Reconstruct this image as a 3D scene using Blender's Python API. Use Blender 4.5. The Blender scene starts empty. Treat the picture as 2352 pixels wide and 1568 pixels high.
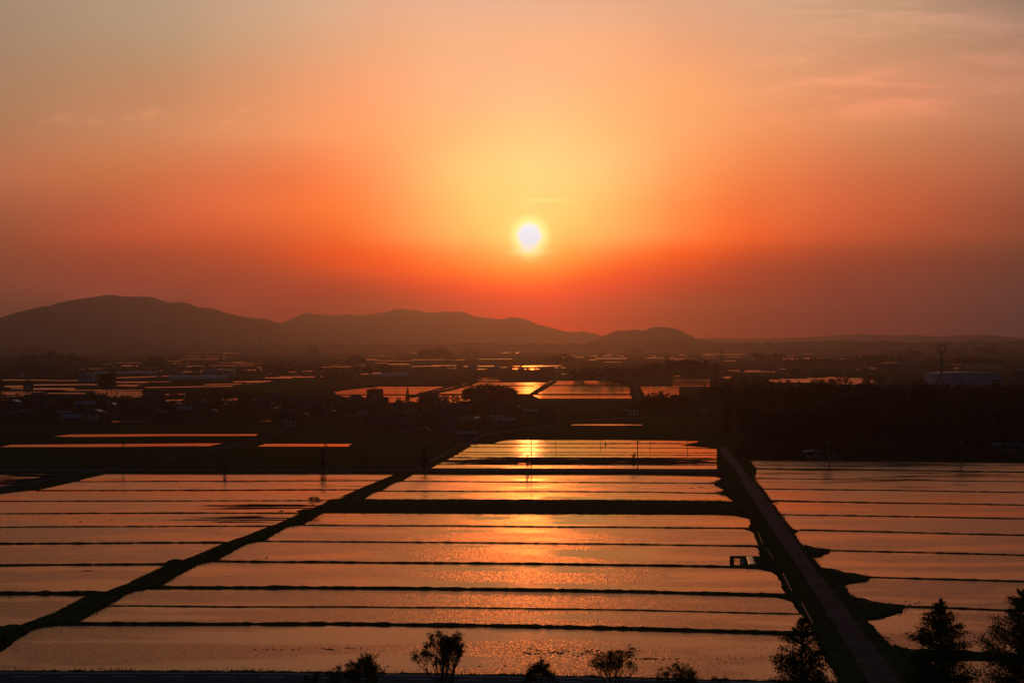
import bpy, math, random
from mathutils import Vector, noise

# ------------------------------------------------------------------ camera
FOC, HZ, CX, CAMH = 3450.0, 785.0, 1176.0, 45.0     # focal length / horizon row / centre column of a 2352 px wide frame, eye height (m)
scene = bpy.context.scene
COL = scene.collection
R = math.radians

cam_data = bpy.data.cameras.new("camera")
cam_data.sensor_width = 36.0
cam_data.lens = FOC / 2352.0 * 36.0
cam_data.clip_start = 0.5
cam_data.clip_end = 60000.0
cam_data.shift_y = -(784.0 - HZ) / 2352.0 * -1.0 * -1.0
cam = bpy.data.objects.new("camera", cam_data)
COL.objects.link(cam)
cam.location = (0, 0, CAMH)
cam.rotation_euler = (R(90), 0, 0)
scene.camera = cam

scene.render.engine = 'CYCLES'
scene.view_settings.view_transform = 'Standard'
scene.view_settings.look = 'None'
scene.view_settings.gamma = 1.0
scene.view_settings.exposure = 0.0
cy = scene.cycles
cy.max_bounces = 5
cy.diffuse_bounces = 2
cy.glossy_bounces = 3
cy.transmission_bounces = 3
cy.transparent_max_bounces = 6
cy.volume_bounces = 0
cy.sample_clamp_direct = 6.0
cy.sample_clamp_indirect = 2.0
cy.use_denoising = True
try:
    cy.denoiser = 'OPENIMAGEDENOISE'
except Exception:
    pass

# ------------------------------------------------------------------ sky
SUN_AZ = math.atan((1216.0 - CX) / FOC)
SUN_EL = math.atan((HZ - 541.0) / math.hypot(FOC, 1216.0 - CX))
SUN_DIR = Vector((math.sin(SUN_AZ) * math.cos(SUN_EL), math.cos(SUN_AZ) * math.cos(SUN_EL), math.sin(SUN_EL)))

# radiance above the haze, by column and row of the 2352 px frame
SKY_X = [0, 130, 260, 390, 520, 610, 700, 784, 850, 900, 950, 1000, 1050, 1100, 1160, 1218, 1260, 1300, 1350, 1400, 1450, 1500, 1560, 1615, 1700, 1780, 1870, 1960, 2050, 2200, 2352]
SKY_Y = [0, 100, 200, 300, 392, 480, 540, 575, 620, 650, 690, 740]
SKY_C = [[(0.422,0.296,0.195),(0.480,0.323,0.216),(0.519,0.348,0.229),(0.546,0.365,0.240),(0.639,0.410,0.265),(0.680,0.429,0.275),(0.753,0.463,0.292),(0.807,0.477,0.302),(0.848,0.469,0.296),(0.882,0.471,0.297),(0.899,0.480,0.303),(0.913,0.490,0.310),(0.905,0.490,0.311),(0.920,0.496,0.318),(0.907,0.493,0.314),(0.912,0.495,0.314),(0.906,0.489,0.308),(0.914,0.486,0.303),(0.893,0.475,0.289),(0.898,0.471,0.283),(0.859,0.454,0.274),(0.861,0.453,0.270),(0.818,0.434,0.263),(0.819,0.441,0.266),(0.760,0.426,0.261),(0.734,0.428,0.266),(0.681,0.400,0.248),(0.638,0.372,0.226),(0.623,0.360,0.221),(0.474,0.284,0.193),(0.350,0.232,0.172)],
  [(0.442,0.263,0.162),(0.482,0.296,0.174),(0.525,0.322,0.188),(0.559,0.351,0.201),(0.680,0.388,0.216),(0.735,0.403,0.221),(0.823,0.425,0.229),(0.901,0.448,0.238),(0.951,0.461,0.238),(0.990,0.473,0.239),(1.014,0.491,0.248),(1.046,0.511,0.262),(1.064,0.523,0.266),(1.071,0.526,0.268),(1.082,0.523,0.261),(1.102,0.530,0.264),(1.103,0.524,0.262),(1.112,0.526,0.261),(1.109,0.516,0.255),(1.087,0.504,0.249),(1.071,0.486,0.238),(1.037,0.464,0.231),(0.979,0.431,0.221),(0.957,0.422,0.217),(0.884,0.412,0.220),(0.838,0.403,0.218),(0.777,0.384,0.207),(0.679,0.350,0.190),(0.662,0.341,0.181),(0.564,0.294,0.170),(0.481,0.247,0.152)],
  [(0.480,0.252,0.136),(0.535,0.268,0.140),(0.601,0.286,0.144),(0.646,0.295,0.143),(0.795,0.337,0.162),(0.874,0.357,0.169),(0.987,0.387,0.179),(1.070,0.413,0.190),(1.150,0.443,0.204),(1.143,0.465,0.218),(1.148,0.496,0.235),(1.151,0.538,0.258),(1.138,0.548,0.265),(1.138,0.563,0.274),(1.139,0.580,0.285),(1.139,0.585,0.284),(1.137,0.582,0.279),(1.137,0.573,0.263),(1.144,0.564,0.248),(1.142,0.539,0.228),(1.150,0.522,0.217),(1.154,0.498,0.201),(1.158,0.469,0.184),(1.131,0.456,0.179),(1.034,0.421,0.183),(0.936,0.391,0.176),(0.906,0.360,0.174),(0.877,0.342,0.169),(0.827,0.322,0.167),(0.746,0.303,0.166),(0.646,0.275,0.161)],
  [(0.526,0.228,0.110),(0.615,0.254,0.120),(0.707,0.282,0.130),(0.785,0.309,0.141),(0.931,0.344,0.144),(0.992,0.362,0.146),(1.108,0.390,0.151),(1.203,0.416,0.154),(1.181,0.451,0.166),(1.177,0.482,0.179),(1.178,0.530,0.198),(1.168,0.574,0.215),(1.167,0.612,0.231),(1.163,0.652,0.244),(1.163,0.694,0.263),(1.160,0.721,0.272),(1.163,0.716,0.267),(1.163,0.699,0.260),(1.164,0.665,0.242),(1.166,0.624,0.223),(1.171,0.584,0.207),(1.176,0.543,0.193),(1.174,0.480,0.175),(1.162,0.452,0.163),(1.098,0.389,0.145),(1.049,0.352,0.131),(0.965,0.324,0.128),(0.850,0.299,0.128),(0.785,0.284,0.125),(0.661,0.244,0.113),(0.581,0.217,0.108)],
  [(0.646,0.199,0.088),(0.700,0.206,0.080),(0.738,0.214,0.072),(0.824,0.212,0.073),(0.920,0.221,0.080),(1.004,0.226,0.076),(1.125,0.249,0.078),(1.231,0.311,0.096),(1.233,0.380,0.120),(1.223,0.449,0.143),(1.221,0.546,0.173),(1.212,0.644,0.202),(1.210,0.735,0.230),(1.208,0.813,0.253),(1.191,0.862,0.277),(1.238,0.894,0.301),(1.199,0.868,0.297),(1.208,0.841,0.290),(1.210,0.790,0.270),(1.214,0.723,0.242),(1.222,0.641,0.209),(1.223,0.555,0.180),(1.234,0.446,0.133),(1.262,0.390,0.111),(1.135,0.291,0.078),(1.053,0.265,0.081),(0.954,0.218,0.078),(0.824,0.201,0.073),(0.732,0.185,0.072),(0.659,0.169,0.073),(0.506,0.149,0.069)],
  [(0.507,0.138,0.059),(0.602,0.138,0.057),(0.687,0.136,0.057),(0.866,0.158,0.055),(1.058,0.175,0.052),(1.142,0.197,0.049),(1.264,0.216,0.039),(1.369,0.256,0.045),(1.325,0.324,0.070),(1.312,0.396,0.100),(1.304,0.501,0.131),(1.297,0.614,0.159),(1.289,0.718,0.186),(1.273,0.847,0.221),(1.191,0.868,0.235),(1.238,0.914,0.255),(1.199,0.873,0.244),(1.254,0.877,0.230),(1.285,0.788,0.205),(1.295,0.674,0.171),(1.303,0.566,0.143),(1.310,0.468,0.115),(1.320,0.342,0.079),(1.347,0.295,0.062),(1.202,0.199,0.040),(1.107,0.194,0.046),(0.983,0.163,0.047),(0.824,0.141,0.045),(0.755,0.127,0.043),(0.551,0.109,0.044),(0.414,0.096,0.044)],
  [(0.439,0.105,0.044),(0.578,0.106,0.040),(0.738,0.106,0.038),(0.806,0.115,0.036),(0.899,0.120,0.031),(0.981,0.129,0.030),(1.143,0.151,0.025),(1.308,0.186,0.024),(1.453,0.254,0.041),(1.472,0.341,0.073),(1.415,0.449,0.101),(1.404,0.567,0.132),(1.392,0.692,0.160),(1.377,0.783,0.175),(1.644,0.942,0.210),(1.683,0.972,0.216),(1.549,0.900,0.199),(1.344,0.785,0.173),(1.395,0.736,0.170),(1.408,0.639,0.150),(1.418,0.530,0.126),(1.435,0.431,0.100),(1.499,0.307,0.058),(1.505,0.248,0.036),(1.344,0.149,0.017),(1.152,0.144,0.026),(0.928,0.117,0.029),(0.775,0.109,0.033),(0.656,0.099,0.032),(0.512,0.089,0.034),(0.372,0.080,0.033)],
  [(0.417,0.095,0.041),(0.492,0.088,0.036),(0.561,0.084,0.035),(0.638,0.084,0.027),(0.741,0.087,0.023),(0.858,0.089,0.020),(1.122,0.098,0.008),(1.313,0.106,0.005),(1.418,0.149,0.007),(1.561,0.193,0.015),(1.564,0.270,0.037),(1.506,0.372,0.065),(1.494,0.473,0.088),(1.469,0.566,0.104),(1.759,0.690,0.118),(1.808,0.720,0.114),(1.667,0.672,0.101),(1.450,0.591,0.084),(1.544,0.527,0.091),(1.552,0.397,0.062),(1.573,0.297,0.034),(1.611,0.227,0.015),(1.435,0.140,0.004),(1.396,0.124,0.004),(1.013,0.088,0.009),(0.871,0.081,0.014),(0.644,0.073,0.020),(0.554,0.067,0.022),(0.467,0.072,0.025),(0.358,0.067,0.027),(0.259,0.068,0.032)],
  [(0.382,0.087,0.037),(0.452,0.081,0.035),(0.504,0.072,0.034),(0.533,0.076,0.031),(0.602,0.066,0.024),(0.674,0.063,0.018),(0.881,0.066,0.012),(1.135,0.075,0.004),(1.351,0.088,0.004),(1.501,0.097,0.004),(1.599,0.144,0.004),(1.808,0.193,0.004),(1.799,0.256,0.004),(1.781,0.346,0.026),(1.750,0.410,0.025),(1.752,0.396,0.012),(1.753,0.383,0.022),(1.760,0.330,0.019),(1.771,0.229,0.004),(1.626,0.136,0.004),(1.504,0.085,0.004),(1.343,0.081,0.004),(1.136,0.058,0.004),(0.958,0.058,0.004),(0.636,0.037,0.012),(0.544,0.044,0.015),(0.441,0.040,0.020),(0.390,0.044,0.024),(0.358,0.046,0.026),(0.283,0.049,0.031),(0.207,0.050,0.033)],
  [(0.392,0.092,0.042),(0.461,0.078,0.040),(0.493,0.066,0.037),(0.541,0.063,0.033),(0.531,0.053,0.027),(0.583,0.056,0.025),(0.671,0.040,0.016),(0.726,0.030,0.007),(0.962,0.045,0.004),(1.147,0.044,0.004),(1.416,0.059,0.004),(1.562,0.074,0.004),(1.713,0.095,0.004),(2.082,0.144,0.004),(2.107,0.191,0.004),(2.053,0.202,0.004),(2.068,0.178,0.004),(1.843,0.128,0.004),(1.697,0.074,0.004),(1.595,0.054,0.004),(1.346,0.039,0.004),(1.125,0.030,0.004),(0.857,0.020,0.004),(0.739,0.022,0.004),(0.574,0.023,0.008),(0.491,0.036,0.015),(0.371,0.033,0.019),(0.340,0.040,0.022),(0.311,0.054,0.030),(0.245,0.054,0.033),(0.173,0.052,0.037)],
  [(0.388,0.093,0.053),(0.403,0.087,0.045),(0.650,0.111,0.058),(0.401,0.061,0.035),(0.654,0.052,0.032),(0.614,0.029,0.023),(0.560,0.004,0.015),(0.564,0.004,0.005),(0.613,0.004,0.004),(0.694,0.004,0.004),(0.933,0.004,0.004),(1.149,0.004,0.004),(1.417,0.004,0.004),(1.685,0.004,0.004),(1.975,0.004,0.004),(2.036,0.004,0.004),(2.157,0.004,0.004),(1.898,0.004,0.004),(1.570,0.004,0.004),(1.335,0.004,0.004),(1.024,0.004,0.004),(0.877,0.004,0.004),(0.631,0.004,0.004),(0.538,0.004,0.004),(0.426,0.004,0.004),(0.436,0.004,0.013),(0.341,0.015,0.021),(0.327,0.017,0.026),(0.321,0.036,0.038),(0.235,0.044,0.042),(0.156,0.058,0.055)],
  [(0.305,0.070,0.050),(0.308,0.067,0.043),(0.484,0.087,0.056),(0.292,0.049,0.034),(0.487,0.041,0.030),(0.463,0.024,0.023),(0.428,0.004,0.014),(0.436,0.004,0.005),(0.473,0.004,0.004),(0.529,0.004,0.004),(0.692,0.004,0.004),(0.821,0.004,0.004),(0.978,0.004,0.005),(1.137,0.004,0.005),(1.333,0.004,0.005),(1.384,0.004,0.005),(1.469,0.004,0.005),(1.295,0.004,0.005),(1.079,0.004,0.005),(0.927,0.004,0.005),(0.716,0.004,0.004),(0.615,0.004,0.004),(0.447,0.004,0.004),(0.390,0.004,0.004),(0.319,0.004,0.004),(0.333,0.004,0.013),(0.266,0.013,0.021),(0.257,0.014,0.026),(0.253,0.031,0.037),(0.190,0.037,0.040),(0.131,0.049,0.052)]]

def cubic_at(xs, vs, x):
    """smooth (Catmull-Rom style) interpolation of a table, held flat outside it"""
    n = len(xs)
    if x <= xs[0]: return vs[0]
    if x >= xs[-1]: return vs[-1]
    k = max(i for i in range(n) if xs[i] <= x)
    k = min(k, n - 2)
    h = xs[k + 1] - xs[k]
    def slope(i):
        if i == 0: return (vs[1] - vs[0]) / (xs[1] - xs[0])
        if i == n - 1: return (vs[-1] - vs[-2]) / (xs[-1] - xs[-2])
        return (vs[i + 1] - vs[i - 1]) / (xs[i + 1] - xs[i - 1])
    t = (x - xs[k]) / h
    return ((2*t**3 - 3*t**2 + 1) * vs[k] + (t**3 - 2*t**2 + t) * h * slope(k)
            + (-2*t**3 + 3*t**2) * vs[k + 1] + (t**3 - t**2) * h * slope(k + 1))

def sky_px(px, py):
    out = []
    for c in range(3):
        row = [cubic_at(SKY_Y, [SKY_C[i][j][c] for i in range(len(SKY_Y))], py) for j in range(len(SKY_X))]
        out.append(max(0.001, cubic_at(SKY_X, row, px)))
    return out

def lerp(a, b, t):
    return [a[i] + (b[i] - a[i]) * t for i in range(3)]

ZEN = [0.034, 0.044, 0.062]            # high dusk sky
BACK_LOW = [0.030, 0.040, 0.054]       # sky behind the viewer

def sky_dir(az, el):
    """sky radiance for azimuth / elevation in degrees"""
    azc = max(-18.8, min(18.8, az))
    px = CX + FOC * math.tan(R(azc))
    elc = max(0.7, min(12.7, el))
    py = HZ - math.hypot(FOC, px - CX) * math.tan(R(elc))
    c = sky_px(px, py)
    if el > 12.7:
        t = min(1.0, (el - 12.7) / 18.0)
        t = 1 - (1 - t) ** 2.2
        c = lerp(c, ZEN, t)
    off = abs(az) - 18.8
    if off > 0:
        t = min(1.0, off / 26.0)
        t = 1 - (1 - t) ** 2
        c = lerp(c, lerp(BACK_LOW, ZEN, min(1, max(0, el) / 50.0)), t)
    if el < 0:
        c = [v * max(0.15, 1 + el / 12.0) for v in c]
    return c

world = bpy.data.worlds.new("World")
scene.world = world
world.use_nodes = True
wt = world.node_tree
wt.nodes.clear()

class NT:
    """small helper to write node trees"""
    def __init__(s, tree): s.t = tree
    def node(s, kind, **kw):
        n = s.t.nodes.new(kind)
        for k, v in kw.items(): setattr(n, k, v)
        return n
    def link(s, a, b): s.t.links.new(a, b)
    def put(s, sock, v):
        if hasattr(v, 'is_output') or isinstance(v, bpy.types.NodeSocket): s.t.links.new(v, sock)
        else: sock.default_value = v
    def math(s, op, a, b=None, c=None, clamp=False):
        n = s.node('ShaderNodeMath', operation=op, use_clamp=clamp)
        s.put(n.inputs[0], a)
        if b is not None: s.put(n.inputs[1], b)
        if c is not None: s.put(n.inputs[2], c)
        return n.outputs[0]
    def rng(s, v, a, b, c=0.0, d=1.0, kind='LINEAR'):
        n = s.node('ShaderNodeMapRange', interpolation_type=kind, clamp=True)
        s.put(n.inputs['Value'], v)
        for k, x in zip(('From Min', 'From Max', 'To Min', 'To Max'), (a, b, c, d)): s.put(n.inputs[k], x)
        return n.outputs[0]
    def mix(s, f, a, b, blend='MIX'):
        n = s.node('ShaderNodeMix', data_type='RGBA', blend_type=blend)
        s.put(n.inputs['Factor'], f); s.put(n.inputs['A'], a) if False else None
        s.put(n.inputs[6], a); s.put(n.inputs[7], b)
        return n.outputs[2]
    def comb(s, x, y, z):
        n = s.node('ShaderNodeCombineXYZ')
        for i, v in enumerate((x, y, z)): s.put(n.inputs[i], v)
        return n.outputs[0]
    def noise(s, vec, scale, detail=3.0, rough=0.55, dim='3D'):
        n = s.node('ShaderNodeTexNoise', noise_dimensions=dim)
        s.put(n.inputs['Vector'], vec); s.put(n.inputs['Scale'], scale)
        s.put(n.inputs['Detail'], detail); s.put(n.inputs['Roughness'], rough)
        return n

W = NT(wt)
tc = W.node('ShaderNodeTexCoord')
sep = W.node('ShaderNodeSeparateXYZ'); W.link(tc.outputs['Generated'], sep.inputs[0])
az = W.math('MULTIPLY', W.math('ARCTAN2', sep.outputs[0], sep.outputs[1]), 180 / math.pi)
el = W.math('MULTIPLY', W.math('ARCSINE', sep.outputs[2]), 180 / math.pi)
# ramp coordinate: fine near the horizon, coarse overhead
tt = W.math('SQRT', W.math('MULTIPLY', W.math('MAXIMUM', W.math('ADD', el, 4.0), 0.0), 1 / 94.0))
EL_STOPS = [-4, -0.5, 0.4, 0.8, 1.3, 1.8, 2.3, 2.75, 3.1, 3.3, 3.5, 3.8, 4.1, 4.6, 5.2, 6.0, 6.9, 7.9, 9.0, 10.0, 11.2, 12.7, 15, 18, 22, 28, 36, 46, 60, 90]
AZ_COLS = [-180, -95, -60, -38, -26, -18.8, -17.2, -15.6, -13.9, -12.4, -10.9, -9.6, -8.5, -7.7, -7.0, -6.3, -5.6, -4.9, -4.2, -3.5, -2.8, -2.0, -1.3, -0.6, 0.1, 0.7, 1.3, 2.0, 2.8, 3.6, 4.4, 5.2, 6.1, 7.0, 8.0, 9.2, 10.5, 11.9, 13.4, 15.0, 16.8, 18.8, 26, 38, 60, 95, 180]
acc = None
for i, a in enumerate(AZ_COLS):
    rp = W.node('ShaderNodeValToRGB')
    cr = rp.color_ramp
    cr.interpolation = 'LINEAR'
    for k, e in enumerate(EL_STOPS):
        pos = math.sqrt(max(0.0, (e + 4.0) / 94.0))
        if k == 0: st = cr.elements[0]; st.position = 0.0
        elif k == len(EL_STOPS) - 1: st = cr.elements[len(cr.elements) - 1]; st.position = 1.0
        else: st = cr.elements.new(pos)
        c = sky_dir(a, e)
        st.color = (c[0] / 4, c[1] / 4, c[2] / 4, 1)
    W.link(tt, rp.inputs[0])
    if acc is None: acc = rp.outputs[0]
    else: acc = W.mix(W.rng(az, AZ_COLS[i - 1], a), acc, rp.outputs[0])
base = W.mix(1.0, acc, (4, 4, 4, 1), 'MULTIPLY')

# faint cirrus: brighter streaks at the upper right, a few wisps at the left and one over the sun
cv = W.comb(W.math('ADD', W.math('MULTIPLY', az, 0.16), W.math('MULTIPLY', el, 0.10)), W.math('MULTIPLY', el, 0.95), 0.0)
n1 = W.noise(cv, 1.0, 5.0, 0.6)
n1.inputs['Distortion'].default_value = 0.6
cirrus = W.rng(n1.outputs[0], 0.40, 0.70, kind='SMOOTHSTEP')
m_r = W.math('MULTIPLY', W.rng(az, 6.5, 14.0, kind='SMOOTHSTEP'), W.math('MULTIPLY', W.rng(el, 7.2, 9.2, kind='SMOOTHSTEP'), W.rng(el, 17, 13.5, kind='SMOOTHSTEP')))
n2 = W.noise(W.comb(W.math('MULTIPLY', az, 0.55), W.math('MULTIPLY', el, 1.9), 3.7), 1.0, 3.0, 0.5)
wisp = W.rng(n2.outputs[0], 0.52, 0.72, kind='SMOOTHSTEP')
m_l = W.math('MULTIPLY', W.math('MULTIPLY', W.rng(az, -19, -17), W.rng(az, -8, -10, kind='SMOOTHSTEP')), W.math('MULTIPLY', W.rng(el, 7.4, 7.9, kind='SMOOTHSTEP'), W.rng(el, 8.9, 8.3, kind='SMOOTHSTEP')))
cl = W.math('ADD', W.math('MULTIPLY', W.math('MULTIPLY', cirrus, m_r), 0.40), W.math('MULTIPLY', W.math('MULTIPLY', wisp, m_l), 0.30))
base = W.mix(cl, base, W.mix(1.0, base, (1.75, 1.55, 1.6, 1), 'MULTIPLY'))

def blob(a0, e0, ra, re, power=1.0):
    dx = W.math('MULTIPLY', W.math('SUBTRACT', az, a0), 1.0 / ra)
    dy = W.math('MULTIPLY', W.math('SUBTRACT', el, e0), 1.0 / re)
    d2 = W.math('ADD', W.math('MULTIPLY', dx, dx), W.math('MULTIPLY', dy, dy))
    return W.math('MULTIPLY', W.math('EXPONENT', W.math('MULTIPLY', d2, -1.0)), power)
saz, sel = math.degrees(SUN_AZ), math.degrees(SUN_EL)
# thin bright cloud edge just under the sun, and a wisp above it
base = W.mix(blob(saz - 0.02, sel - 0.62, 0.66, 0.11, 0.75), base, (1.9, 1.35, .40, 1))
base = W.mix(blob(saz + 0.62, sel + 1.33, 0.9, 0.07, 0.30), base, (1.9, 1.35, .40, 1))
base = W.mix(blob(saz, sel - 0.62, 0.40, 0.30, 0.7), base, (1.9, 1.35, .40, 1))
base = W.mix(blob(saz, sel, 1.05, 1.05, 0.50), base, (1.7, 1.15, .36, 1))
dxs = W.math('MULTIPLY', W.math('SUBTRACT', az, saz), math.cos(SUN_EL))
dys = W.math('SUBTRACT', el, sel)
nd = W.noise(W.comb(W.math('MULTIPLY', az, 3.0), W.math('MULTIPLY', el, 3.0), 0.0), 1.0, 2.0)
rs = W.math('ADD', W.math('SQRT', W.math('ADD', W.math('MULTIPLY', dxs, dxs), W.math('MULTIPLY', dys, dys))),
            W.math('MULTIPLY', W.math('SUBTRACT', nd.outputs[0], 0.5), 0.10))
base = W.mix(W.rng(rs, 0.92, 0.42, kind='SMOOTHSTEP'), base, (1.8, 1.45, .50, 1))
base = W.mix(W.math('MULTIPLY', blob(saz - 0.04, sel - 0.50, 0.30, 0.12, 1.0), 0.6), base, (1.14, 1.30, 1.44, 1))
base = W.mix(W.rng(rs, 0.57, 0.30, kind='SMOOTHSTEP'), base, (1.14, 1.30, 1.44, 1))

# the physical sky supplies a trace of cool dusk light over the whole dome
nish = W.node('ShaderNodeTexSky', sky_type='NISHITA')
nish.sun_disc = False
nish.sun_elevation = SUN_EL
nish.sun_rotation = SUN_AZ
nish.dust_density = 4.0
bg1 = W.node('ShaderNodeBackground'); W.link(base, bg1.inputs[0]); bg1.inputs[1].default_value = 1.0
bg2 = W.node('ShaderNodeBackground'); W.link(nish.outputs[0], bg2.inputs[0]); bg2.inputs[1].default_value = 0.0006
add = W.node('ShaderNodeAddShader'); W.link(bg1.outputs[0], add.inputs[0]); W.link(bg2.outputs[0], add.inputs[1])
wo = W.node('ShaderNodeOutputWorld'); W.link(add.outputs[0], wo.inputs[0])
world.cycles.sampling_method = 'MANUAL'
world.cycles.sample_map_resolution = 1024

# ------------------------------------------------------------------ sun
sun_data = bpy.data.lights.new("sun", 'SUN')
sun_data.energy = 0.18
sun_data.angle = R(0.53)
sun_data.color = (1.0, 0.22, 0.04)
sun = bpy.data.objects.new("sun", sun_data)
COL.objects.link(sun)
sun.rotation_euler = SUN_DIR.to_track_quat('Z', 'Y').to_euler()

# ------------------------------------------------------------------ helpers
rnd = random.Random(7)

def G(px, py):
    """pixel of the 2352 px wide photograph -> point on the plain"""
    y = FOC * CAMH / (py - HZ)
    return ((px - CX) / FOC * y, y)

def tag(o, label=None, cat=None, group=None, kind=None):
    if label: o['label'] = label
    if cat: o['category'] = cat
    if group: o['group'] = group
    if kind: o['kind'] = kind
    return o

class MB:
    """collects geometry for ONE mesh object"""
    def __init__(s): s.v = []; s.f = []; s.m = []
    def face(s, pts, mi=0):
        b = len(s.v); s.v += [tuple(p) for p in pts]; s.f.append(tuple(range(b, b + len(pts)))); s.m.append(mi)
    def box(s, x0, x1, y0, y1, z0, z1, mi=0):
        b = len(s.v)
        s.v += [(x0,y0,z0),(x1,y0,z0),(x1,y1,z0),(x0,y1,z0),(x0,y0,z1),(x1,y0,z1),(x1,y1,z1),(x0,y1,z1)]
        for q in ((0,3,2,1),(4,5,6,7),(0,1,5,4),(1,2,6,5),(2,3,7,6),(3,0,4,7)):
            s.f.append(tuple(b + i for i in q)); s.m.append(mi)
    def tube(s, p, q, r0, r1, n=5, mi=0, cap=True):
        p, q = Vector(p), Vector(q); d = q - p
        if d.length < 1e-6: return
        d.normalize()
        u = d.orthogonal().normalized(); w = d.cross(u)
        b = len(s.v)
        for k in range(n):
            a = 2 * math.pi * k / n; o = u * math.cos(a) + w * math.sin(a)
            s.v.append(tuple(p + o * r0)); s.v.append(tuple(q + o * r1))
        for k in range(n):
            k2 = (k + 1) % n
            s.f.append((b + 2*k, b + 2*k2, b + 2*k2 + 1, b + 2*k + 1)); s.m.append(mi)
        if cap:
            s.f.append(tuple(b + 2*k + 1 for k in range(n))); s.m.append(mi)
            s.f.append(tuple(b + 2*k for k in reversed(range(n)))); s.m.append(mi)
    def leaf(s, c, size, rn, flat=0.0, asp=0.6):
        """small randomly turned leaf or leaf spray"""
        a = rn.uniform(0, 6.283); z = rn.uniform(-1, 1) * (1 - flat)
        h = math.sqrt(max(0, 1 - z*z))
        u = Vector((h*math.cos(a), h*math.sin(a), z))
        w = u.orthogonal().normalized(); w = (w * math.cos(rn.uniform(0, 6.28)) + u.cross(w) * math.sin(rn.uniform(0, 6.28)))
        if w.length < .2: w = u.orthogonal()
        w.normalize()
        c = Vector(c); l = size * rn.uniform(.7, 1.3)
        b = len(s.v)
        s.v += [tuple(c - u*l*.5), tuple(c + w*l*asp*.5), tuple(c + u*l*.5), tuple(c - w*l*asp*.5)]
        s.f.append((b, b+1, b+2, b+3)); s.m.append(0)
    def mesh(s, name, mats):
        me = bpy.data.meshes.new(name)
        me.from_pydata(s.v, [], s.f)
        if not isinstance(mats, (list, tuple)): mats = [mats]
        for m in mats: me.materials.append(m)
        if len(mats) > 1: me.polygons.foreach_set('material_index', s.m)
        me.update()
        return me
    def build(s, name, mats, parent=None, smooth=False):
        me = s.mesh(name, mats)
        if smooth: me.polygons.foreach_set('use_smooth', [True] * len(me.polygons))
        o = bpy.data.objects.new(name, me); COL.objects.link(o)
        if parent is not None: o.parent = parent
        return o

def empty(name, loc=(0, 0, 0), rz=0.0):
    o = bpy.data.objects.new(name, None); COL.objects.link(o)
    o.location = loc; o.rotation_euler = (0, 0, rz); o.empty_display_size = 0.1
    return o

KIDS = {}
def note_kids(root):
    """remember the part tree so copies need no scene search"""
    KIDS[root.name] = [(c, [g for g in c.children]) for c in root.children]
    return root

def copy_thing(src, loc, rz=0.0, scale=(1, 1, 1)):
    r = src.copy(); COL.objects.link(r)
    r.location = loc; r.rotation_euler = (0, 0, rz); r.scale = scale
    for c, gs in KIDS.get(src.name, []):
        d = c.copy(); COL.objects.link(d); d.parent = r
        for g in gs:
            e = g.copy(); COL.objects.link(e); e.parent = d
    return r

# ------------------------------------------------------------------ materials
def new_mat(name):
    m = bpy.data.materials.new(name); m.use_nodes = True
    t = NT(m.node_tree); b = m.node_tree.nodes['Principled BSDF']
    return m, t, b

def surf(name, c1, c2, scale=1.0, rough=0.85, spec=0.3, detail=4.0, stretch=(1, 1, 1), metallic=0.0, bump=0.0):
    """mottled surface between two base colours"""
    m, t, b = new_mat(name)
    geo = t.node('ShaderNodeNewGeometry')
    mp = t.node('ShaderNodeMapping'); t.link(geo.outputs['Position'], mp.inputs[0]); mp.inputs['Scale'].default_value = stretch
    n = t.noise(mp.outputs[0], scale, detail)
    t.link(t.mix(t.rng(n.outputs[0], .32, .68), (*c1, 1), (*c2, 1)), b.inputs['Base Color'])
    b.inputs['Roughness'].default_value = rough
    b.inputs['Metallic'].default_value = metallic
    b.inputs['Specular IOR Level'].default_value = spec if rough < .7 else 0.0
    if bump:
        bn = t.node('ShaderNodeBump'); bn.inputs['Strength'].default_value = bump; bn.inputs['Distance'].default_value = .1
        t.link(n.outputs[0], bn.inputs['Height']); t.link(bn.outputs[0], b.inputs['Normal'])
    return m

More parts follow.
